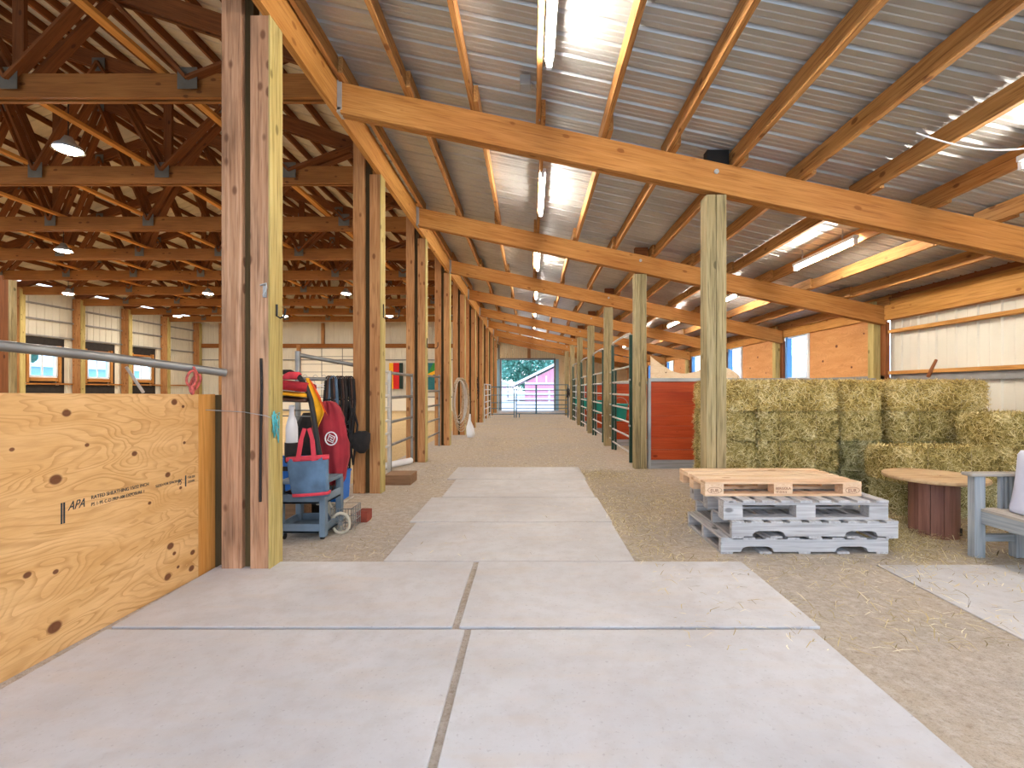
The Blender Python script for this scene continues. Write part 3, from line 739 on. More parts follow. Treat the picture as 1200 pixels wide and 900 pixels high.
def bale_meshes(L, D, H, straw, body, n=5200):
    # body
    m = MB(); nx, ny, nz = int(L/.05), int(D/.05), int(H/.05)
    import bmesh
    bm = bmesh.new(); bmesh.ops.create_cube(bm, size=1)
    bmesh.ops.subdivide_edges(bm, edges=bm.edges[:], cuts=7, use_grid_fill=True)
    off = Vector((random.uniform(0,99),)*3)
    for v in bm.verts:
        p = v.co.copy(); 
        r = Vector((abs(p.x)*2)**8 for _ in range(1)) if False else None
        k = (abs(p.x*2)**6+abs(p.y*2)**6+abs(p.z*2)**6)**(1/6)
        q = Vector((p.x/k*L*1.0, p.y/k*D, p.z/k*H))*1.0
        q.x = max(-L/2,min(L/2,q.x)); q.y = max(-D/2,min(D/2,q.y)); q.z = max(-H/2,min(H/2,q.z))
        q += noise.noise_vector(q*9+off)*.014; q.x *= .99; q.y *= .98; q.z *= 1.0
        bul = 1-.05*abs(2*q.z/H)**3; q.x *= bul; q.y *= bul
        v.co = q+Vector((0,0,H/2))
    me = bpy.data.meshes.new('bale_body'); bm.to_mesh(me); bm.free(); me.materials.append(M[body])
    for p in me.polygons: p.use_smooth = True
    # straw
    areas = np.array([L*H, L*H, D*H, D*H, L*D]); pr = areas/areas.sum(); face = rng.choice(5,n,p=pr)
    u = rng.uniform(-.5,.5,n); w = rng.uniform(-.5,.5,n); pos = np.zeros((n,3)); nr = np.zeros((n,3))
    for i,(ax,sg) in enumerate(((1,-1),(1,1),(0,-1),(0,1),(2,1))):
        s = face == i; dim = (L,D,H); oth = [q for q in range(3) if q != ax]
        pos[s,ax] = sg*dim[ax]/2*.985+rng.uniform(-.010,.014,s.sum())*sg; pos[s,oth[0]] = u[s]*dim[oth[0]]; pos[s,oth[1]] = w[s]*dim[oth[1]]; nr[s,ax] = sg
    # round the edges
    e = np.abs(pos)/np.array([L/2,D/2,H/2]); over = (np.sort(e,axis=1)[:,1] > .93); pos[over] *= .975
    pos[:,2] += H/2
    d = rng.normal(size=(n,3)); d -= nr*(d*nr).sum(1)[:,None]*.66; d[:,2] *= np.where(np.abs(nr[:,2])>.5,1,.9); d /= np.linalg.norm(d,axis=1)[:,None]
    pos[:,:2] *= (1-.045*np.abs(2*pos[:,2:3]/H-1)**3)
    V, Fq = strands(n,pos,d,rng.uniform(.03,.12,n),rng.uniform(.0035,.008,n),nr,.3)
    V[:,2] = np.clip(V[:,2], .004, None)
    patch = np.array([noise.noise(Vector(p)*6+off) for p in pos])
    hc = np.clip(rng.beta(1.5,1.4,n)+patch*.35,0,1)
    hcv = np.repeat(hc,6)
    return me, np_mesh('bale_straw',V,Fq,hcv,straw)
def twine_mesh(L,D,H):
    m = MB()
    x = 0
    m.tube([(x,-D/2,.005),(x,-D/2-.003,H*.5),(x,-D/2,H),(x,0,H+.003),(x,D/2,H),(x,D/2+.003,H*.5),(x,D/2,.005)],.0022,5,closed=False)
    o = m.build('tmp','rope'); me = o.data; bpy.data.objects.remove(o); return me
BL, BD, BH = 1.0, .46, .33
VAR = {}
for nm, (st, bo) in {'gold':('haygold','haybody'),'mix':('haymix','haybody'),'green':('haygreen','haybodyg')}.items():
    for q, (l, d) in {'long':(.96,.45),'end':(.36,.9),'wide':(.44,.9)}.items():
        VAR[nm,q] = bale_meshes(l,d,BH,st,bo, 9500 if q == 'long' else 10500)
TW = {'long':twine_mesh(.96,.45,BH)}
def bale(x, y, z, kind, q, lab, rz=0, sx=1.0):
    e = thing('hay_bale', lab, 'hay bale', (x,y,z), 'stacked hay bales'); e.rotation_euler.z = rz
    b, s = VAR[kind,q]
    o = bpy.data.objects.new('bale_body', b); C.objects.link(o); o.parent = e; o.scale = (sx,1,1)
    o = bpy.data.objects.new('loose_straw', s); C.objects.link(o); o.parent = e; o.scale = (sx,1,1); o['kind'] = 'stuff'
    if q == 'long':
        for tx in (-.21,.21):
            o = bpy.data.objects.new('baling_twine', TW[q]); C.objects.link(o); o.parent = e; o.location.x = tx*sx
    return e
LAY = ['bottom','second','third','top']
FR = 5.18
for L in range(4):
    z = L*BH; kd = ('green','green','mix','gold')[L]; j = lambda: random.uniform(-.012,.012); rzz = lambda: random.uniform(-.012,.012)
    bale(2.30+j()*.3,FR+.45+j()*2,z,('mix','mix','mix','gold')[L],'end','hay bale stacked end-on at the left end of the stack, %s layer' % LAY[L],rzz())
    bale(2.95+j()*.3,FR+.235+j()*2,z,('green','mix','mix','gold')[L],'long','hay bale laid lengthwise behind the pallets, %s layer' % LAY[L],rzz()*.5,sx=.93)
    bale(3.66+j()*.3,FR+.45+j()*2,z,('green','green','mix','gold')[L],'wide','hay bale set end-on in the middle of the stack, %s layer' % LAY[L],rzz()*.5,sx=.95)
    bale(4.50+j()*.3,FR+.2+j(),z,('green','green','mix','gold')[L],'long','hay bale laid lengthwise toward the white wall, back row, %s layer' % LAY[L],rzz()*.5,sx=1.12)
for L in range(3):
    z = L*BH
    if L < 2: bale(3.98,4.66+.03*L,z,('green','mix')[L],'long','hay bale in the front row behind the spool table, %s layer' % LAY[L],.02)
    bale(4.97,4.68+.02*L,z,('green','mix','mix')[L],'long','hay bale in the front row behind the grey chair, %s layer' % ('topmost' if L == 2 else LAY[L]),-.015)
tag(T([at(1088,441,5.45),at(1092,432,5.5),at(1097,422,5.55)],.022,8,r2=.016).build('dark_stick','truss'),'short dark stick standing up behind the top right hay bale','stick')
# loose straw
def floor_straw(n, fx, label, name, lw=(.03,.13), wd=(.0025,.006), zmax=.012):
    P = fx(n); n = len(P); pos = np.zeros((n,3)); pos[:,:2] = P; pos[:,2] = rng.uniform(.004,zmax,n)
    d = rng.normal(size=(n,3)); d[:,2] *= .12; d /= np.linalg.norm(d,axis=1)[:,None]; nr = np.tile([0,0,1.],(n,1))
    V, Fq = strands(n,pos,d,rng.uniform(*lw,n),rng.uniform(*wd,n),nr,.2); V[:,2] = np.abs(V[:,2])+.001
    o = bpy.data.objects.new(name, np_mesh(name,V,Fq,np.repeat(rng.beta(2,2,n),6),'hayfloor')); C.objects.link(o)
    o['kind'] = 'stuff'; tag(o,label,'straw'); return o
def f1(n):
    x = rng.uniform(.75,5.4,n); y = rng.uniform(2.2,7.2,n)
    dens = np.array([.12+.88*max(0,min(1,(noise.noise(Vector((a*1.1,b*1.1,0)))+.35)))*min(1,max(.1,(b-2.4)/2.2)) for a,b in zip(x,y)])
    k = (rng.uniform(0,1,n) < dens) & ~((x > 1.6)&(x<1.81)&(y>4.25)&(y<4.5)) & ~((x>1.4)&(x<2.75)&(y>3.5)&(y<4.3)) & ~((x>1.8)&(y>5.2))
    return np.stack([x[k],y[k]],1)
floor_straw(42000,f1,'loose straw scattered on the floor around the pallets and bales','loose_straw')
def f2(n):
    x = rng.uniform(-1.75,1.6,n); y = rng.uniform(3.4,20,n)
    dens = np.array([(.06 if (-1.1<a<.76 and b<7.4) else .5)*max(.05,min(1,noise.noise(Vector((a*.9,b*.5,5)))+.5)) for a,b in zip(x,y)])
    k = rng.uniform(0,1,n) < dens; return np.stack([x[k],y[k]],1)
floor_straw(40000,f2,'thin scatter of straw and chaff down the dirt aisle','loose_straw',(.03,.12))
def f3(n):
    t = rng.uniform(0,1,n); x = np.clip(2.72+rng.exponential(.25,n),0,5.3); y = 4.45-rng.exponential(.22,n)
    k = (y > 3.3) & ~(((x-3.5)**2+(y-4.12)**2) < .04); return np.stack([x[k],y[k]],1)
floor_straw(16000,f3,'drift of loose hay at the foot of the front bales','loose_straw',(.04,.14),(.0025,.006),.05)

# ------------------------------------------------------------------ pallets
def notch_board(x0,x1,y,t,z0,z1,notches,h,r):
    pts = [(x0,z0)]
    for (a,b) in notches:
        pts += [(a,z0),(a+r*.3,z0+h*.7),(a+r,z0+h),(b-r,z0+h),(b-r*.3,z0+h*.7),(b,z0)]
    pts += [(x1,z0),(x1,z1),(x0,z1)]
    go = random.uniform(0,9)
    return MB().prism([(x,y,z) for x,z in pts],(0,t,0),lambda v:(v[0]+go,v[1]+go,v[2]))
def stringer_pallet(x0,x1,y0,y1,z,H,lab,mat,nb):
    e = thing('wooden_pallet',lab,'pallet',((x0+x1)/2,(y0+y1)/2,z),'stacked pallets'); tb=.016
    L = x1-x0
    for i in range(3):
        yy = y0+(y1-y0-.04)*i/2
        notch_board(x0,x1,yy,.04,z+tb,z+H-tb,[(x0+.15,x0+.15+.25),(x1-.4,x1-.15)],.04,.05).build('stringer',mat,e)
    w = .09
    for i in range(nb):
        x = x0+(L-w)*i/(nb-1); X(x,x+w,y0-.005,y1,z+H-tb,z+H,1).build('top_board',mat,e)
    for i in range(5):
        x = x0+(L-w)*i/4; 
        X(x,x+w,y0+.0,y1,z,z+tb,1).build('bottom_board',mat,e)
    return e
def block_pallet(x0,x1,y0,y1,z,H,lab,mat,along_x,nb,stamps=False):
    e = thing('wooden_pallet',lab,'pallet',((x0+x1)/2,(y0+y1)/2,z),'stacked pallets'); tb=.018
    bw = .145; L = x1-x0; D = y1-y0; bd = .1; fb = []
    for i in range(3):
        for j in range(3):
            xb = x0+(L-bw)*i/2; yb = y0+(D-bd)*j/2
            bk = X(xb,xb+bw,yb,yb+bd,z+tb,z+H-tb*2,0).build('block',mat,e,bevel=.002); fb = fb if j else fb+[bk]
    if along_x:
        for i in range(3): xb = x0+(L-bw)*i/2; X(xb,xb+bw,y0,y1,z+H-2*tb,z+H-tb,1).build('cross_board',mat,e)
        w = D/nb-.03
        for i in range(nb): yy = y0+(D-w)*i/(nb-1); X(x0,x1,yy,yy+w,z+H-tb,z+H,0).build('top_board',mat,e,bevel=.002)
    else:
        for j in range(3): yb = y0+(D-bd)*j/2; X(x0,x1,yb,yb+bd,z+H-2*tb,z+H-tb,0).build('cross_board',mat,e)
        w = L/nb-.045
        for i in range(nb): xx = x0+(L-w)*i/(nb-1); X(xx,xx+w,y0-.006,y1,z+H-tb,z+H,1).build('top_board',mat,e,bevel=.002)
    for j in range(3): yb = y0+(D-bd)*j/2; X(x0,x1,yb,yb+bd,z,z+tb,0).build('bottom_board',mat,e)
    if stamps:
        fr = (math.radians(90),0,0); yf = y0-.0015; zc = z+H*.5-.01
        for bx, bk in ((x0,fb[0]),(x1-bw,fb[2])):
            text('EUR',.036,(bx+.04,yf,zc-.014),fr,'inkred',bk,label='EUR stamp')
            T([(bx+.074+.055*math.cos(a*.3927),yf,zc+.024*math.sin(a*.3927)) for a in range(16)],.0014,5,closed=True).build('stamp_oval','inkred',bk)
        text('BERGOLA',.027,(x0+(L-bw)/2+.012,yf,zc+.006),fr,'inkred',fb[1]); text('IT-014-5',.024,(x0+(L-bw)/2+.015,yf,zc-.022),fr,'inkred',fb[1])
    return e
stringer_pallet(1.43,2.69,3.53,4.28,0,.125,'weathered grey pallet with arched notches, bottom of the stack of four','palletold',8)
stringer_pallet(1.50,2.74,3.50,4.28,.126,.13,'weathered grey pallet with notched side, third down in the stack of four','palletold',9)
block_pallet(1.45,2.69,3.53,4.27,.257,.147,'grey pallet with spaced boards, directly under the pale top pallet','palletold',False,9)
block_pallet(1.36,2.58,3.66,4.29,.405,.112,'pale clean pallet stamped EUR on top of the stack','palletnew',True,5,True)

# ------------------------------------------------------------------ cable spool table
cx, cy = 3.45, 4.02
e = thing('spool_table','low round table made of a cable spool with brown drum, in front of the hay','table',(cx,cy,0))
MB().lathe((cx,cy,.475),[(.0,0),(.355,0),(.36,.006),(.36,.024),(.355,.03),(.05,.03),(.045,.012),(.0,.012)],48).build('round_top','spooltop',e)
nst = 12
for i in range(nst):
    a0 = 2*math.pi*i/nst+.012+.22; a1 = 2*math.pi*(i+1)/nst-.012+.22
    def P(a,r,z): return (cx+r*math.cos(a), cy+r*math.sin(a), z)
    n = 4; q = MB(); ring = [P(a0+(a1-a0)*t/n,.172,0) for t in range(n+1)]+[P(a1-(a1-a0)*t/n,.150,0) for t in range(n+1)]
    gx_ = i*1.7
    q.prism(ring,(0,0,.474),lambda v,g=gx_:(v[2]+g,v[0],v[1])).build('drum_stave','spool',e)
MB().lathe((cx,cy,.0),[(.0,.002),(.148,.002),(.148,.02),(.0,.02)],32).build('drum_base','spool',e)
X(cx+.09,cx+.11,cy-.150,cy-.143,.03,.09).build('bracket','blackm',e)

# ------------------------------------------------------------------ grey wooden armchair
e = thing('garden_armchair','weathered blue-grey wooden armchair cut by the right edge','chair',(3.7,3.2,0))
gw = 'greyw'
M['greyw'] = wood('chairgrey','#585d60','#8e9497','#aeb3b6',.2,rough=.8)
M['seatgrey'] = wood('seatgrey','#6c6660','#a59d92','#bdb4a8',.2,rough=.8)
for yc, nm in ((3.47,'far'),(2.72,'near')):
    X(3.255,3.335,yc-.03,yc+.03,0,.60,2).build('leg',gw,e,bevel=.004)
    B((3.86,yc,0),(3.98,yc,.92),.06,.07,up=(1,0,0)).build('leg',gw,e,bevel=.004)
    X(3.22,3.95,yc-.045,yc+.045,.60,.625,0).build('armrest','seatgrey',e,bevel=.006)
    for i in range(4): X(3.46+i*.034,3.48+i*.034,yc-.012,yc+.012,.30,.60,2).build('side_slat',gw,e)
    X(3.33,3.9,yc-.02,yc+.02,.12,.17,0).build('stretcher',gw,e)
    X(3.33,3.9,yc-.02,yc+.02,.28,.34,0).build('seat_rail',gw,e)
    X(3.56,3.63,yc-.03,yc+.03,.0,.28,2).build('leg',gw,e,bevel=.004)
X(3.30,3.335,2.75,3.44,.255,.345,1).build('front_apron',gw,e,bevel=.003)
for i in range(7): X(3.30+i*.082,3.372+i*.082,2.70,3.49,.345-.004*i,.365-.004*i,1).build('seat_slat','seatgrey',e,bevel=.003)
for i in range(8): B((3.88,2.78+i*.09,.34),(3.98,2.78+i*.09,.95),.05,.018,up=(1,0,0)).build('back_slat',gw,e)
B((3.98,2.72,.93),(3.98,3.47,.93),.03,.07).build('back_rail',gw,e)
# pale cushion: thick pad leaning back, concave front
rings = []
for i in range(15):
    t = i/14; z = .368+t*.435; xf = 3.395+.08*t**.6; th = .11+.02*math.sin(math.pi*t)
    ring = []
    hw = .32
    for k in range(24):
        a = 2*math.pi*k/24; cxx = math.copysign(abs(math.cos(a))**.5,math.cos(a)); sy = math.copysign(abs(math.sin(a))**.35,math.sin(a))
        sc = 1 if 0 < i < 14 else .8
        ring.append((xf+th/2+cxx*th/2*sc, 3.06+sy*hw*(sc if sc==1 else .95), z+ .01*math.sin(a*3+t*5)*0))
    rings.append(ring)
tag(MB().loft(rings).build('chair_cushion','pillow'),'pale lavender-white cushion leaning up in the grey armchair','cushion')

# ------------------------------------------------------------------ tack and gear between the first two columns
def soft(rows, n=28, fold=.0, seed=0, ph=1.0):
    """rows: (x, y, z, half width, half depth)"""
    rings = []
    for i, (x,y,z,hw,hd) in enumerate(rows):
        ring = []
        for k in range(n):
            a = 2*math.pi*k/n; f = 1+fold*math.sin(a*5+seed+z*9*ph)+fold*.7*math.sin(a*9+seed*2-z*14*ph)+(fold*.9*math.sin(a*13+z*4) if fold > .2 else 0)
            ring.append((x+math.cos(a)*hw*(1+(f-1)*.3), y+math.sin(a)*hd*f, z))
        rings.append(ring)
    return MB().loft(rings)
# rolling cart
e = thing('tack_cart','blue-grey plastic cart with trays and a tall dark hoop handle beside the nearest column','cart',(-1.9,4.0,0))
xa, xb, ya, yb = -2.08, -1.68, 3.84, 4.2
for z in (.06,.30):
    m = MB(); m.box(xa,xb,ya,yb,z,z+.02,0); m.box(xa,xb,ya,ya+.02,z,z+.075,0); m.box(xa,xb,yb-.02,yb,z,z+.075,0); m.box(xa,xa+.02,ya,yb,z,z+.075,1); m.box(xb-.02,xb,ya,yb,z,z+.075,1); m.build('tray','greyblue',e,bevel=.004)
for (x,y) in ((xb-.035,ya+.03),(xb-.035,yb-.03),(xa+.035,ya+.03),(xa+.035,yb-.03)):
    B((x+(.012 if x > -1.88 else -.012),y+(.01 if y > 4 else -.012),.03),(x+(.012 if x > -1.88 else -.012),y+(.01 if y > 4 else -.012),.458),.06,.05,up=(1,0,0)).build('upright','greyblue',e,bevel=.006)
X(xa,xb,ya,yb,.46,.485,0).build('top_shelf','greyblue',e,bevel=.004)
for (x,y) in ((xb-.04,ya+.04),(xb-.04,yb-.04),(xa+.04,ya+.04),(xa+.04,yb-.04)):
    T([(x-.012,y,.028),(x+.012,y,.028)],.028,14).build('caster','blackm',e)
hp = [at(380,560,4.0),at(372,520,4.0),at(368,490,4.0),at(364,468,4.0),at(358,452,4.0),at(350,441,4.0),at(340,436,4.0),at(328,436,4.0),at(316,442,4.0),at(312,470,4.0),at(312,560,4.0)]
T(hp,.022,10).build('hoop_handle','blackm',e)
for py_ in (480,487,470): T([at(312,py_,4.0),at(367,py_+1,4.0)],.006,6).build('cross_wire','pipe',e)
# clutter of cords in the trays
m = MB()
for i in range(70):
    p = Vector((random.uniform(-2.0,-1.74),random.uniform(3.9,4.14),random.uniform(.34,.42))); q = p+Vector((random.uniform(-.08,.08),random.uniform(-.05,.05),random.uniform(-.0,.06)))
    q.x = min(-1.72,max(-2.04,q.x)); q.y = min(4.16,max(3.88,q.y)); m.tube([p,(p+q)/2+Vector((0,0,.02)),q],.007,5)
tag(m.build('cord_tangle','leather'),'tangle of brown cords and straps on the middle tray of the cart','cord')
e = thing('grooming_bottle','small white bottle with a red cap on the lower part of the cart','bottle',(-1.79,3.93,.325))
MB().lathe((-1.79,3.93,.322),[(.0,0),(.034,0),(.036,.01),(.036,.085),(.015,.1),(.0,.1)],18).build('body','white',e); MB().lathe((-1.79,3.93,.42),[(.0,0),(.016,0),(.014,.03),(0,.03)],12).build('cap','red',e)
tag(MB().lathe((-1.87,3.93,.322),[(.0,0),(.04,0),(.042,.03),(.04,.07),(.0,.075)],16).build('red_tin','red'),'small red tin next to the white bottle on the cart','tin')
# red saddle pad over hoop wires
rows = []
e = thing('saddle_pad','thick red saddle pad with a yellow underside lying over the top of the cart hoop','saddle pad',at(343,452,4.0))
def pad(y0p,y1p,mat,nm,zoff=0):
    rg = []
    for i in range(9):
        t = i/8; c = at(322+t*40,(y0p+y1p)/2+4*t,4.02); h = (y1p-y0p)/2*4.0/F*(1-.15*(t in (0,1)))
        rg.append([(c.x,c.y+math.cos(a*math.pi/8)*.15,c.z+math.copysign(abs(math.sin(a*math.pi/8))**.6,math.sin(a*math.pi/8))*h) for a in range(16)])
    MB().loft(rg).build(nm,mat,e)
pad(444,456,'red','pad_top'); pad(457,462,'yellow','pad_underside'); pad(463,468,'leather','pad_base')
rg = []
c = at(343,440,4.0)
tag(soft([(c.x-.02,c.y,c.z-.035,.06,.05),(c.x-.02,c.y,c.z-.02,.075,.06),(c.x,c.y,c.z+.01,.07,.055),(c.x+.01,c.y,c.z+.03,.04,.03)],fold=.12).build('pink_cloth','pinkred'),'bunched pink and red cloth on top of the saddle pad','cloth')
# yellow cloth
def hang_sheet(name, mat, pl, pr, Z, n=14, m_=8, wav=.02, th=.006, parent=None, label=None):
    """pl/pr: pixel poly-lines for left and right edges (top->bottom), at distance Z"""
    def samp(P,t):
        t *= len(P)-1; i = min(int(t),len(P)-2); f = t-i; return (P[i][0]*(1-f)+P[i+1][0]*f, P[i][1]*(1-f)+P[i+1][1]*f)
    V = []
    for side in (0,1):
        for i in range(n+1):
            a = samp(pl,i/n); b = samp(pr,i/n)
            for j in range(m_+1):
                s = j/m_; q = at(a[0]*(1-s)+b[0]*s, a[1]*(1-s)+b[1]*s, Z); q.y += wav*math.sin(s*7+i*.35)+side*th; V.append(q)
    w = m_+1; o = (n+1)*w; fs = []
    for i in range(n):
        for j in range(m_):
            k = i*w+j; fs.append((k+w,k+w+1,k+1,k)); fs.append((o+k,o+k+1,o+k+w+1,o+k+w))
    bd = [j for j in range(w)]+[i*w+m_ for i in range(1,n+1)]+[n*w+j for j in range(m_-1,-1,-1)]+[i*w for i in range(n-1,0,-1)]
    for i in range(len(bd)): a, b = bd[i], bd[(i+1)%len(bd)]; fs.append((a,b,b+o,a+o))
    mb = MB()._add(V,fs,V,True); return mb.build(name,mat,parent,label=label)
e = thing('yellow_cloth','bright yellow cloth with an orange edge hanging off the dark hoop','cloth',at(370,475,4.05))
hang_sheet('drape','yellow',[(358,443),(360,462),(364,485),(368,501)],[(361,443),(371,464),(381,484),(373,502)],4.03,parent=e)
hang_sheet('hem','orange',[(361,443),(371,464),(381,484)],[(364,446),(375,465),(384,487)],4.04,m_=3,wav=.008,parent=e)
# red bag with emblem
e = thing('blanket_bag','big drooping dark red bag with a round pale emblem hanging behind the hoop','bag',at(384,520,4.35))
Z = 4.35
rows = [(384,470,3),(384,472,9),(385,478,13),(386,490,17),(386,505,19),(387,520,20),(388,535,19),(389,550,16),(390,562,12),(391,570,7),(391,573,3)]
bb = soft([(at(x,y,Z).x,Z,at(x,y,Z).z,h*Z/F,.05+.05*math.sin(min(1,i/7)*2)) for i,(x,y,h) in enumerate(rows)],n=36,fold=.22,seed=1).build('bag_body','redbag',e)
ec = at(388,514,Z-.155)
T([ec+Vector((.052*math.cos(t*math.pi/12),0,.058*math.sin(t*math.pi/12))) for t in range(24)],.006,6,closed=True).build('emblem_ring','white',bb)
T([ec+Vector((.035*math.cos(t*math.pi/2+.4),0,.04*math.sin(t*math.pi/2+.4))) for t in range(4)],.005,6,closed=True).build('emblem_shield','white',bb)
T([ec+Vector((-.012,0,.018)),ec+Vector((.014,0,.005)),ec+Vector((-.01,0,-.006)),ec+Vector((.012,0,-.02))],.005,6).build('emblem_figure','white',bb)
# tote bag
e = thing('tote_bag','faded blue tote bag with red straps and red hems hanging on the cart','bag',at(361,560,3.8))
Z = 3.76
rg = []
for i, (xl,xr,y) in enumerate(((337,384,536),(337.5,384,545),(340,384,560),(343,385,574),(346,386,583))):
    a = at(xl,y,Z); b = at(xr,y-2,Z); hd = .03+.02*math.sin(i/4*2.6); n = 32; ring = []
    for k in range(n):
        t = 2*math.pi*k/n; cxx = math.copysign(abs(math.cos(t))**.4,math.cos(t)); syy = math.copysign(abs(math.sin(t))**.5,math.sin(t))
        ring.append((a.x+(b.x-a.x)*(cxx+1)/2, Z+hd*syy+.006*math.sin(k*1.1+i), a.z+(b.z-a.z)*(cxx+1)/2))
    rg.append(ring)
MB().loft(rg).build('body','denim',e)
def band(y0,y1,nm,xl,xr):
    r = []
    for y in (y0,y1):
        a = at(xl,y,Z); b = at(xr,y-3,Z); ring = []
        for k in range(28):
            t = 2*math.pi*k/28; cxx = math.copysign(abs(math.cos(t))**.4,math.cos(t)); syy = math.copysign(abs(math.sin(t))**.5,math.sin(t))
            ring.append((a.x+(b.x-a.x)*(cxx+1)/2, Z+(.052 if nm=='bottom_hem' else .036)*syy, a.z+(b.z-a.z)*(cxx+1)/2))
        r.append(ring)
    MB().loft(r).build(nm,'pinkred',e)
band(536,541,'top_hem',336,385); band(578,581.5,'bottom_hem',344,386.5)
for (x0,x1) in ((349,353),(368,366)):
    p0 = at(x0,540,Z-.035); p1 = at(x1,515,Z-.02); p2 = at(357 if x0 < 360 else 362,502,Z); 
    m = MB(); m.bar(p0,p1,.035,.006,up=(0,1,0)); m.bar(p1,p2,.03,.006,up=(0,1,0)); m.build('strap','pinkred',e)
# white bottle with dark sleeve
e = thing('spray_bottle','tall white plastic bottle in a dark holder above the tote bag','bottle',at(342,520,4.0))
c = at(342,520,3.97); MB().lathe(c,[(.0,0),(.045,0),(.048,.01),(.048,.14),(.035,.2),(.022,.24),(.02,.29),(.026,.30),(.02,.325),(.0,.33)],20).build('body','white',e)
c2 = at(342,542,3.97); MB().lathe(c2,[(.0,0),(.05,0),(.056,.02),(.056,.17),(.05,.17)],20).build('holder','dark',e)
# bins
def bin_(name,lab,x,y,z,w,d,h,mat):
    e = thing(name,lab,'bin',(x,y,z)); tp = 1.12
    m = MB(); n = 4
    def rect(k,zz): return [(x-w/2*k,y-d/2*k,zz),(x+w/2*k,y-d/2*k,zz),(x+w/2*k,y+d/2*k,zz),(x-w/2*k,y+d/2*k,zz)]
    r = [rect(.86,z),rect(1,z+h),rect(1.06,z+h),rect(1.06,z+h-.02),rect(1.0,z+h-.02)]
    m.loft([rect(.80,z+.01),rect(.86,z),rect(1,z+h-.02),rect(1.06,z+h-.02),rect(1.06,z+h),rect(.97,z+h),rect(.82,z+.015)],cap=True,smooth=False).build('tub',mat,e)
    X(x-.03,x+.03,y-d/2*1.0-.004,y-d/2*.93,z+h*.62,z+h*.76).build('handle_slot','dark',e)
    return e
c = at(395,585,4.45); bin_('storage_bin','small bright blue plastic bin on a beige stand beside the red bag',c.x,4.45,c.z,.16,.26,.27,'bluebin')
c = at(338,590,4.4); bin_('storage_tub','dark blue tub mostly hidden between the nearest column and the tote bag',-2.26,4.42,.30,.24,.2,.30,'bluebin')
tag(X(-2.4,-2.12,4.3,4.54,0,.295,0).build('wooden_box','brownblock'),'brown wooden box under the dark blue tub','box')
# beige stand with wire basket
e = thing('folding_stand','beige plastic folding stand with crossed legs under the small blue bin','stand',(-1.84,4.42,0))
B(at(378,578,4.25),at(404,632,4.05),.045,.03,up=(0,1,0)).build('leg','beige',e); B(at(402,588,4.25),at(380,632,4.10),.045,.03,up=(0,1,0)).build('leg','beige',e)
B((-1.97,4.5,.19),(-1.76,4.5,.0),.04,.03,up=(0,1,0)).build('leg','beige',e)
X(-1.97,-1.73,4.3,4.6,.175,.195,0).build('stand_top','beige',e,bevel=.006)
e = thing('wire_basket','grey wire basket of odds and ends on the floor beside the cart','basket',(-1.66,4.2,0))
m = MB()
for z in (.02,.08,.14,.2):
    m.tube([(-1.74,4.08,z),(-1.56,4.08,z),(-1.56,4.3,z),(-1.74,4.3,z)],.004,5,closed=True)
m.build('wire_frame','pipe',e); m = MB()
for i in range(8): m.tube([(-1.74+i*.0257,4.08,.02),(-1.74+i*.0257,4.08,.2)],.003,5)
for i in range(8): m.tube([(-1.56,4.08+i*.031,.02),(-1.56,4.08+i*.031,.2)],.003,5)
m.build('wire_mesh','pipe',e)
e = thing('cart_wheel','small upright spoked wheel leaning by the wire basket','wheel',(-1.62,4.02,.09))
T([Vector((-1.63,4.03,.09))+Vector((.075*math.cos(t*.3927),0,.085*math.sin(t*.3927))) for t in range(16)],.013,8,closed=True).build('tyre','beige',e)
T([(-1.63,4.01,.09),(-1.63,4.05,.09)],.02,10).build('hub','pipe',e)
m = MB()
for k in range(6): m.tube([(-1.63,4.03,.09),(-1.63+.07*math.cos(k*1.047),4.03,.09+.08*math.sin(k*1.047))],.003,5)
m.build('spoke','pipe',e)
X_ = X(-1.62,-1.52,4.36,4.5,0,.1,1).build('red_block','brick',bevel=.006); tag(X_,'brick-red block on the dirt at the foot of the gear','block')
# hanging rod, hangers, bridles
e = thing('swing_gate','grey pipe gate frame behind the hanging gear, with a raised slanting arm','gate',(-2.45,5.2,0))
T([(-2.58,5.2,0),(-2.58,5.2,1.66)],.03,10).build('upright','pipe',e); T([(-2.58,5.2,1.62),(-2.12,5.62,1.53)],.024,10).build('slanting_arm','pipe',e)
T([(-2.58,5.2,1.355),(-2.12,5.6,1.355)],.022,10).build('hanging_rod','pipe',e)
def hanger(t, lab):
    x = -2.58+.46*t; y = 5.2+.4*t; e = thing('clothes_hanger',lab,'hanger',(x,y,1.3),'hangers on the rod')
    T(arc((x,y,1.375),.025,-.5,math.pi+.3,8)+[Vector((x,y,1.30)),],.004,5).build('hook','steel',e)
    m = MB(); m.tube([(x,y,1.30),(x-.12,y-.1,1.24)],.005,5); m.tube([(x,y,1.30),(x+.12,y+.1,1.24)],.005,5); m.tube([(x-.12,y-.1,1.24),(x+.12,y+.1,1.24)],.005,5); m.build('shoulders','white',e)
for i,t in enumerate((.12,.3,.45)): hanger(t,'white clothes hanger on the grey rod, %s from the left' % ORD[i])
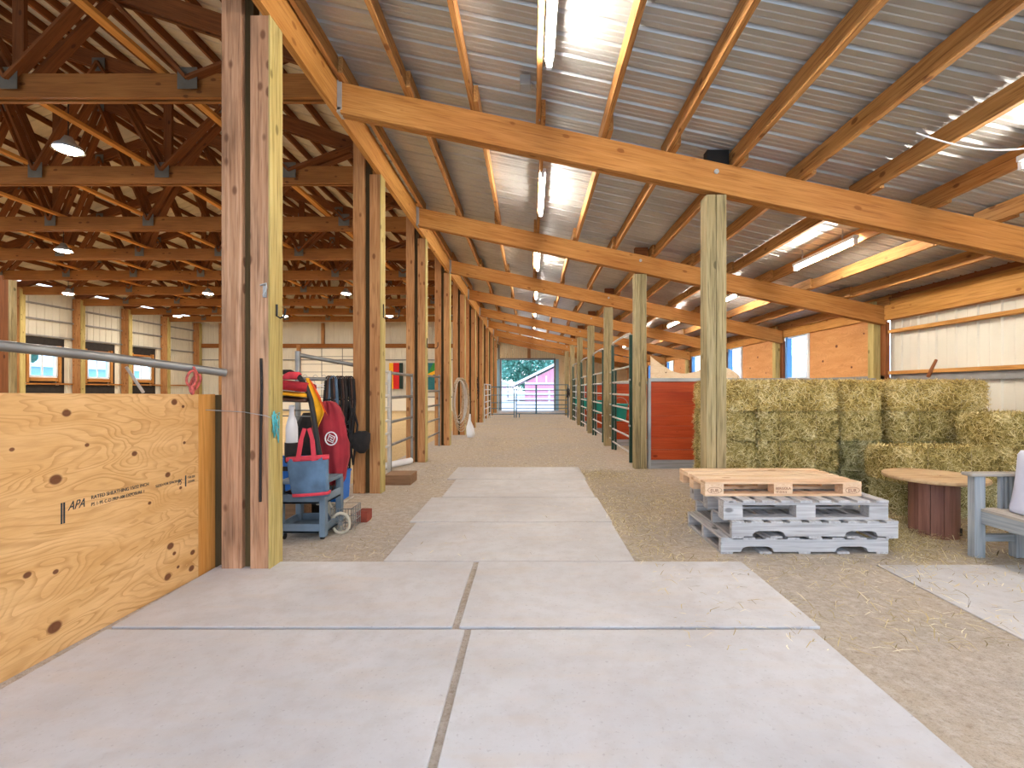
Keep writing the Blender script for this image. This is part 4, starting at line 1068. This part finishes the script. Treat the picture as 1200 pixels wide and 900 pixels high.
for i in range(9):
    t = .56+.055*i; x = -2.58+.46*t; y = 5.2+.4*t-.03-.02*(i%3); Lh = (.62,.8,.72,.95,.85,.7,1.0,.9,.8)[i]+.12
    mt = ('dark','leather','denim','dark','leather','dark','dark','leather','dark')[i]
    e = thing('halter',('%s halter hanging in the row on the grey rod, %s from the left' % ({'dark':'black','leather':'brown','denim':'faded blue'}[mt], ORD[i])),'halter',(x,y,1.35),'halters and bridles on the rod')
    m = MB(); m.tube(arc((x,y,1.36),.03,0,math.pi,6,ux=(.7,.7,0)),.008,5)
    m.tube([(x-.03,y,1.36),(x-.05,y,1.1),(x-.03,y,1.36-Lh*.6),(x,y,1.36-Lh),(x+.035,y,1.36-Lh*.55),(x+.045,y,1.12),(x+.03,y,1.36)],.017,6); m.build('strap',mt,e)
    T([Vector((x,y-.012,1.36-Lh*.55))+Vector((.03*math.cos(q*.785),0,.03*math.sin(q*.785))) for q in range(8)],.004,5,closed=True).build('ring','steel',e)
    T([(x-.05,y-.01,1.12),(x+.045,y-.01,1.12)],.009,5).build('nose_strap',mt,e)
for i,(px0,py0,py1) in enumerate(((409,470,560),(414,478,545))):
    a = at(px0,py0,5.45); b = at(px0,py1,5.45)
    tag(T([a,a+Vector((.05,0,-.2)),a+Vector((.02,0,-.5)),b,b+Vector((-.04,0,.3)),a+Vector((-.04,0,-.15)),a],.012,6).build('lead_rope','dark'),'black lead rope looped on the aisle face near the second column, %s' % ('longer one' if i == 0 else 'shorter one'),'rope')
tag(soft([(at(424,531,5.45).x,5.45,at(424,531,5.45).z,.03,.03),(at(423,526,5.45).x,5.45,at(423,526,5.45).z,.09,.05),(at(423,516,5.45).x,5.45,at(423,516,5.45).z,.11,.055),(at(424,508,5.45).x,5.45,at(424,508,5.45).z,.10,.04),(at(424,505,5.45).x,5.45,at(424,505,5.45).z,.05,.02)],fold=.08).build('black_pouch','dark'),'black pouch hanging against the second column','pouch')
e = thing('wooden_cabinet','pale wooden cabinet with an open top shelf behind the hanging halters','cabinet',(-2.38,5.85,0))
a = at(383,455,5.75); b = at(403,470,5.75)
m = MB(); m.box(a.x,b.x,5.75,5.95,0,b.z+.02,2); m.box(a.x,b.x,5.93,5.95,b.z,a.z); m.box(a.x,a.x+.02,5.75,5.95,b.z,a.z); m.build('cabinet_body','tan',e)
tag(soft([(-2.25,4.75,0,.2,.12),(-2.25,4.75,.25,.22,.14),(-2.25,4.75,.55,.2,.13),(-2.25,4.75,.85,.14,.1),(-2.25,4.75,1.0,.05,.05)],fold=.12,seed=3).build('dark_tack_bag','dark'),'large dark tack bag standing in the shade behind the red bag','bag')
# column dressings
c = at(306,333,3.15)
e = thing('wall_hook','small grey metal clip screwed to the front of the nearest column','hook',(c.x,3.19,c.z))
T([(c.x-.025,3.185,c.z),(c.x+.02,3.175,c.z+.01),(c.x+.025,3.17,c.z-.02),(c.x,3.175,c.z-.07)],.006,6).build('clip','steel',e); X(c.x-.012,c.x+.012,3.19,3.199,c.z-.08,c.z+.0).build('plate','steel',e)
a = at(306,420,3.18); b = at(305,588,3.18)
tag(T([a,a+Vector((.004,.0,-.2)),a+Vector((-.003,0,-.5)),b],.009,6).build('black_strap','dark'),'thin black strap hanging down the front of the nearest column','strap')
m = MB()
for i in range(9):
    q = at(323,487,3.12); th = random.uniform(0,6.28); m.tube([Vector((HX+.006,3.25,q.z)),Vector((HX+.012,3.25+.05*math.cos(th),q.z+.03*math.sin(th))),Vector((HX+.01,3.25+.04*math.cos(th+1),q.z-.04-.02*i%3)),Vector((HX+.006,3.25,q.z-.02))],.003,5)
m.tube([(HX+.006,3.25,EYE-.19),(HX+.01,3.26,EYE-.27),(HX+.008,3.24,EYE-.33)],.003,5)
tag(m.build('blue_twine','twine'),'knotted bit of blue baling twine on the nearest column','twine')
tag(T([(-2.2,3.17,1.1),(-1.95,3.185,1.085),(-1.79,3.17,1.06),(-1.76,3.2,1.04)],.0025,5).build('tie_wire','steel'),'thin wire tied across the nearest column at chest height','wire')
for k, z, s in ((0,1.78,1),(1,2.10,1),(2,1.95,1)):
    y = COLY[k]+.02
    m = MB(); m.tube([(HX+.006,y+.05,z+.16),(HX+.006,y+.05,z),(HX+.03,y+.05,z-.01),(HX+.17,y+.05,z-.01),(HX+.19,y+.05,z+.02),(HX+.19,y+.05,z+.09)],.007,6)
    if k == 0: m = MB(); m.tube([(HX+.006,y+.05,z+.05),(HX+.006,y+.05,z-.03),(HX+.03,y+.05,z-.045),(HX+.06,y+.05,z-.03),(HX+.065,y+.05,z+.02)],.007,6)
    tag(m.build('bridle_hook','blackm'),'black steel hook sticking out of the %s column into the aisle' % ('nearest' if k == 0 else ORD[k]),'hook')
# hose and rope coils on the fourth column area
e = thing('hose_coil','large coil of pale hose and rope hanging on the arena-side columns halfway down','hose',(-1.73,10.9,0))
m = MB()
for i in range(7):
    w = .17+.022*i; hh = .45+.03*i; c = Vector((-1.70+.012*i,10.95+.02*i,1.5-hh)); 
    m.tube([c+Vector((.4*w*math.cos(t*.3),w*1.6*math.cos(t*.3),hh*math.sin(t*.3))) for t in range(21)],.012,6,closed=True)
m.build('loops','rope',e); m = MB()
for i in range(4):
    w = .15+.03*i; hh = .5; c = Vector((-1.66,11.0,1.45-hh))
    m.tube([c+Vector((.5*w*math.cos(t*.3),w*1.5*math.cos(t*.3),hh*math.sin(t*.3))) for t in range(21)],.008,6,closed=True)
m.build('pale_loops','pipewhite',e)
tag(soft([(-1.55,12.1,0,.09,.09),(-1.55,12.1,.1,.11,.1),(-1.57,12.1,.28,.09,.08),(-1.58,12.1,.42,.04,.04),(-1.58,12.1,.6,.03,.03)],fold=.06).build('feed_sack','white'),'white sack slumped on the dirt at the foot of the hose coil','sack')
tag(X(-1.90,-1.55,6.05,6.4,0,.13,0).build('wood_block','brownblock',bevel=.006),'squat brown timber block on the floor past the second column','block')
e = thing('drain_pipe','white plastic drain pipe lying on the floor behind the second column','pipe',(-2.2,7.5,.05))
m = MB(); m.tube([(-2.3,7.1,.06),(-1.98,7.75,.06)],.05,16); m.build('pipe_barrel','white',e); m = MB(); m.tube([(-2.301,7.098,.06),(-2.29,7.12,.06)],.042,16); m.build('pipe_mouth','dark',e)
# halter on far column
m = MB()
for i in range(14): m.tube([(-1.74,15.35+random.uniform(-.08,.08),random.uniform(1.3,1.7)),(-1.70,15.35+random.uniform(-.1,.1),random.uniform(1.0,1.4)),(-1.74,15.35+random.uniform(-.08,.08),random.uniform(.9,1.3))],.012,5)
tag(m.build('halter_bunch','dark'),'bunch of dark halters hanging on a column near the far gates','halter')
# flags on the arena end wall
def flag(x, y, z0, z1, cols, lab):
    e = thing('wall_flag',lab,'flag',(x,y,z0))
    for nm,(a,b,mt) in zip(('yellow_stripe','red_stripe','black_stripe') if len(cols)==3 else ('teal_field','yellow_band'),cols):
        X(x+a,x+b,y-.01,y,z0,z1).build(nm,mt,e)
    return e
Yf = YEND-.2
flag(-8.15,Yf,1.25,2.75,[(0,.24,'flagyellow'),(.24,.58,'flagred'),(.58,.8,'flagblack')],'upright banner striped yellow, red and black on the end wall')
e = thing('wall_flag','teal flag with a yellow diagonal and green corner on the end wall','flag',(-5.9,Yf,1.3))
X(-5.95,-5.1,Yf-.01,Yf,1.2,2.75).build('teal_field','flagteal',e)
MB().prism([(-5.95,Yf-.016,1.9),(-5.1,Yf-.016,2.3),(-5.1,Yf-.016,2.5),(-5.95,Yf-.016,2.1)],(0,.005,0)).build('yellow_band','flagyellow',e)
MB().prism([(-5.95,Yf-.014,2.1),(-5.1,Yf-.014,2.5),(-5.1,Yf-.014,2.75),(-5.6,Yf-.014,2.75)],(0,.003,0)).build('green_corner','flaggreen',e)
# arena kickboard
struct(X(-19.3,-2.2,YEND-.35,YEND-.3,0,.75,0).build('trim_15','sidingdoor'))
struct(X(-19.3,-2.2,YEND-.35,YEND-.3,.75,.82,0).build('trim_16','greyband'))

# ------------------------------------------------------------------ outside
def tree(x,y,h,r,lab,n=5000,seed=0):
    e = thing('tree',lab,'tree',(x,y,0))
    T([(x,y,-.03),(x+.1,y,h*.4),(x,y,h*.7)],.22,8,r2=.08).build('trunk','bark',e)
    d = rng.normal(size=(n,3)); d /= np.linalg.norm(d,axis=1)[:,None]; rad = rng.uniform(.35,1,n)**.5
    pos = d*rad[:,None]*np.array([r,r,h*.42]); 
    pos *= (1+.25*np.sin(d[:,0:1]*5+seed)*np.cos(d[:,2:3]*6)); pos += np.array([x,y,h*.6])
    pos[:,2] = np.clip(pos[:,2],.3,None)
    dd = rng.normal(size=(n,3)); dd /= np.linalg.norm(dd,axis=1)[:,None]; nr = rng.normal(size=(n,3)); nr /= np.linalg.norm(nr,axis=1)[:,None]
    V,Fq = strands(n,pos,dd,rng.uniform(.25,.6,n),rng.uniform(.15,.35,n),nr,.2)
    me = np_mesh('foliage',V,Fq,np.repeat(rng.uniform(0,1,n),6),'leaf'); o = bpy.data.objects.new('foliage',me); C.objects.link(o); o.parent = e; o.matrix_parent_inverse = Matrix.Translation(-e.location); return e
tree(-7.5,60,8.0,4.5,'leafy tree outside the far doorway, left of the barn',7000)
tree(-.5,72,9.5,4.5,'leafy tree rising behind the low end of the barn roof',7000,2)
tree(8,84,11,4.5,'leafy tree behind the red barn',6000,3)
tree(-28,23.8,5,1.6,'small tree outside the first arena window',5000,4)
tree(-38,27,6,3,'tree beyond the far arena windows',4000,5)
# red barn
e = thing('red_barn','haze-paled red barn with a white roof edge seen through the far doorway','barn',(3,48,0))
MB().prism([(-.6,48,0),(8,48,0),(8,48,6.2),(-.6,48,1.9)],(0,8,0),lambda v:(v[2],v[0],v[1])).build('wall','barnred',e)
MB().prism([(-2.2,47.6,1.35),(8,47.6,6.35),(8,47.6,6.65),(-2.2,47.6,1.6)],(0,8.8,0)).build('roof','extwhite',e)
X(-.6,8,47.93,48,1.75,1.9).build('trim_board','extwhite',e)
for x in (.6,1.6,3.2): X(x-.06,x+.06,47.94,48,1.9,2.6).build('batten','extwhite',e)
e = thing('outdoor_shed','small white shed left of the red barn beyond the doorway','shed',(-3.2,50,0))
X(-4.6,-2.5,50,53,0,1.7).build('wall','extwhite',e); MB().prism([(-4.8,49.8,1.7),(-2.35,49.8,1.7),(-2.35,49.8,1.85),(-3.5,49.8,2.3),(-4.8,49.8,1.85)],(0,3.4,0)).build('roof','roofgrey',e)
for x in (-4.3,-3.7,-3.0): X(x,x+.35,49.97,50,1.05,1.4).build('window','barnred',e)
# fence boards outside
e = thing('board_fence','low white board fence outside the far doorway','fence',(0,38,0))
for z in (.4,.8,1.15): X(-6,6,38,38.03,z,z+.12,0).build('board','extwhite',e)
for x in (-6,-3.5,-1,1.5,4): X(x-.06,x+.06,38.03,38.13,0,1.3).build('post','extwhite',e)
# houses outside windows
e = thing('neighbour_house','pale blue house wall outside the arena windows','house',(-27,18,0))
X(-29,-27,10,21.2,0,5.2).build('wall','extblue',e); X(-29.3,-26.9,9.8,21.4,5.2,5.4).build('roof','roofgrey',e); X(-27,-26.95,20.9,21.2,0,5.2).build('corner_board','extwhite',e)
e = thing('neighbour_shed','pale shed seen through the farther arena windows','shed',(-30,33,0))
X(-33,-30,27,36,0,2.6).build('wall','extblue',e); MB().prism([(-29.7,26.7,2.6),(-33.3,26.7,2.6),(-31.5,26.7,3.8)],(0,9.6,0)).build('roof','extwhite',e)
# hillside seen through the right windows
m = MB(); vs = []; fs = []
for i in range(20):
    for j in range(30):
        x = 12+i*1.5; y = -5+j*3; vs.append((x,y,max(-.05,(x-12)*.22+noise.noise(Vector((x*.2,y*.2,0)))*.8)))
for i in range(19):
    for j in range(29): k = i*30+j; fs.append((k,k+30,k+31,k+1))
m._add(vs,fs,vs,True); struct(m.build('hillside','outground'))
e = thing('deck_rail','dark railing outside the first stall window','railing',(9.5,16,0))
for z in (1.1,1.55): X(9.48,9.52,13,20,z,z+.05,1).build('rail','blackm',e)
for y in (13,14.5,16,17.5,19,20): X(9.47,9.53,y-.03,y+.03,0,1.6).build('post','blackm',e)

# ------------------------------------------------------------------ sky and camera
w = bpy.data.worlds.new('World'); S.world = w; w.use_nodes = True; nt = w.node_tree; bg = nt.nodes['Background']
g = N(nt); tc = nt.nodes.new('ShaderNodeTexCoord'); sp = nt.nodes.new('ShaderNodeSeparateXYZ'); g.l(tc.outputs['Generated'], sp.inputs[0])
g.l(g.mix(g.mapr(sp.outputs[2],0,.6), (.80,.90,1.0,1), (.42,.62,1.0,1)), bg.inputs[0]); bg.inputs[1].default_value = 2.4
cam = bpy.data.cameras.new('Camera'); co = bpy.data.objects.new('Camera', cam); C.objects.link(co)
co.location = (0,0,EYE); co.rotation_euler = (math.radians(90),0,0); cam.sensor_width = 36; cam.lens = 36*F/1200
cam.shift_x = -22/1200; cam.shift_y = 6/1200; cam.clip_end = 300; S.camera = co
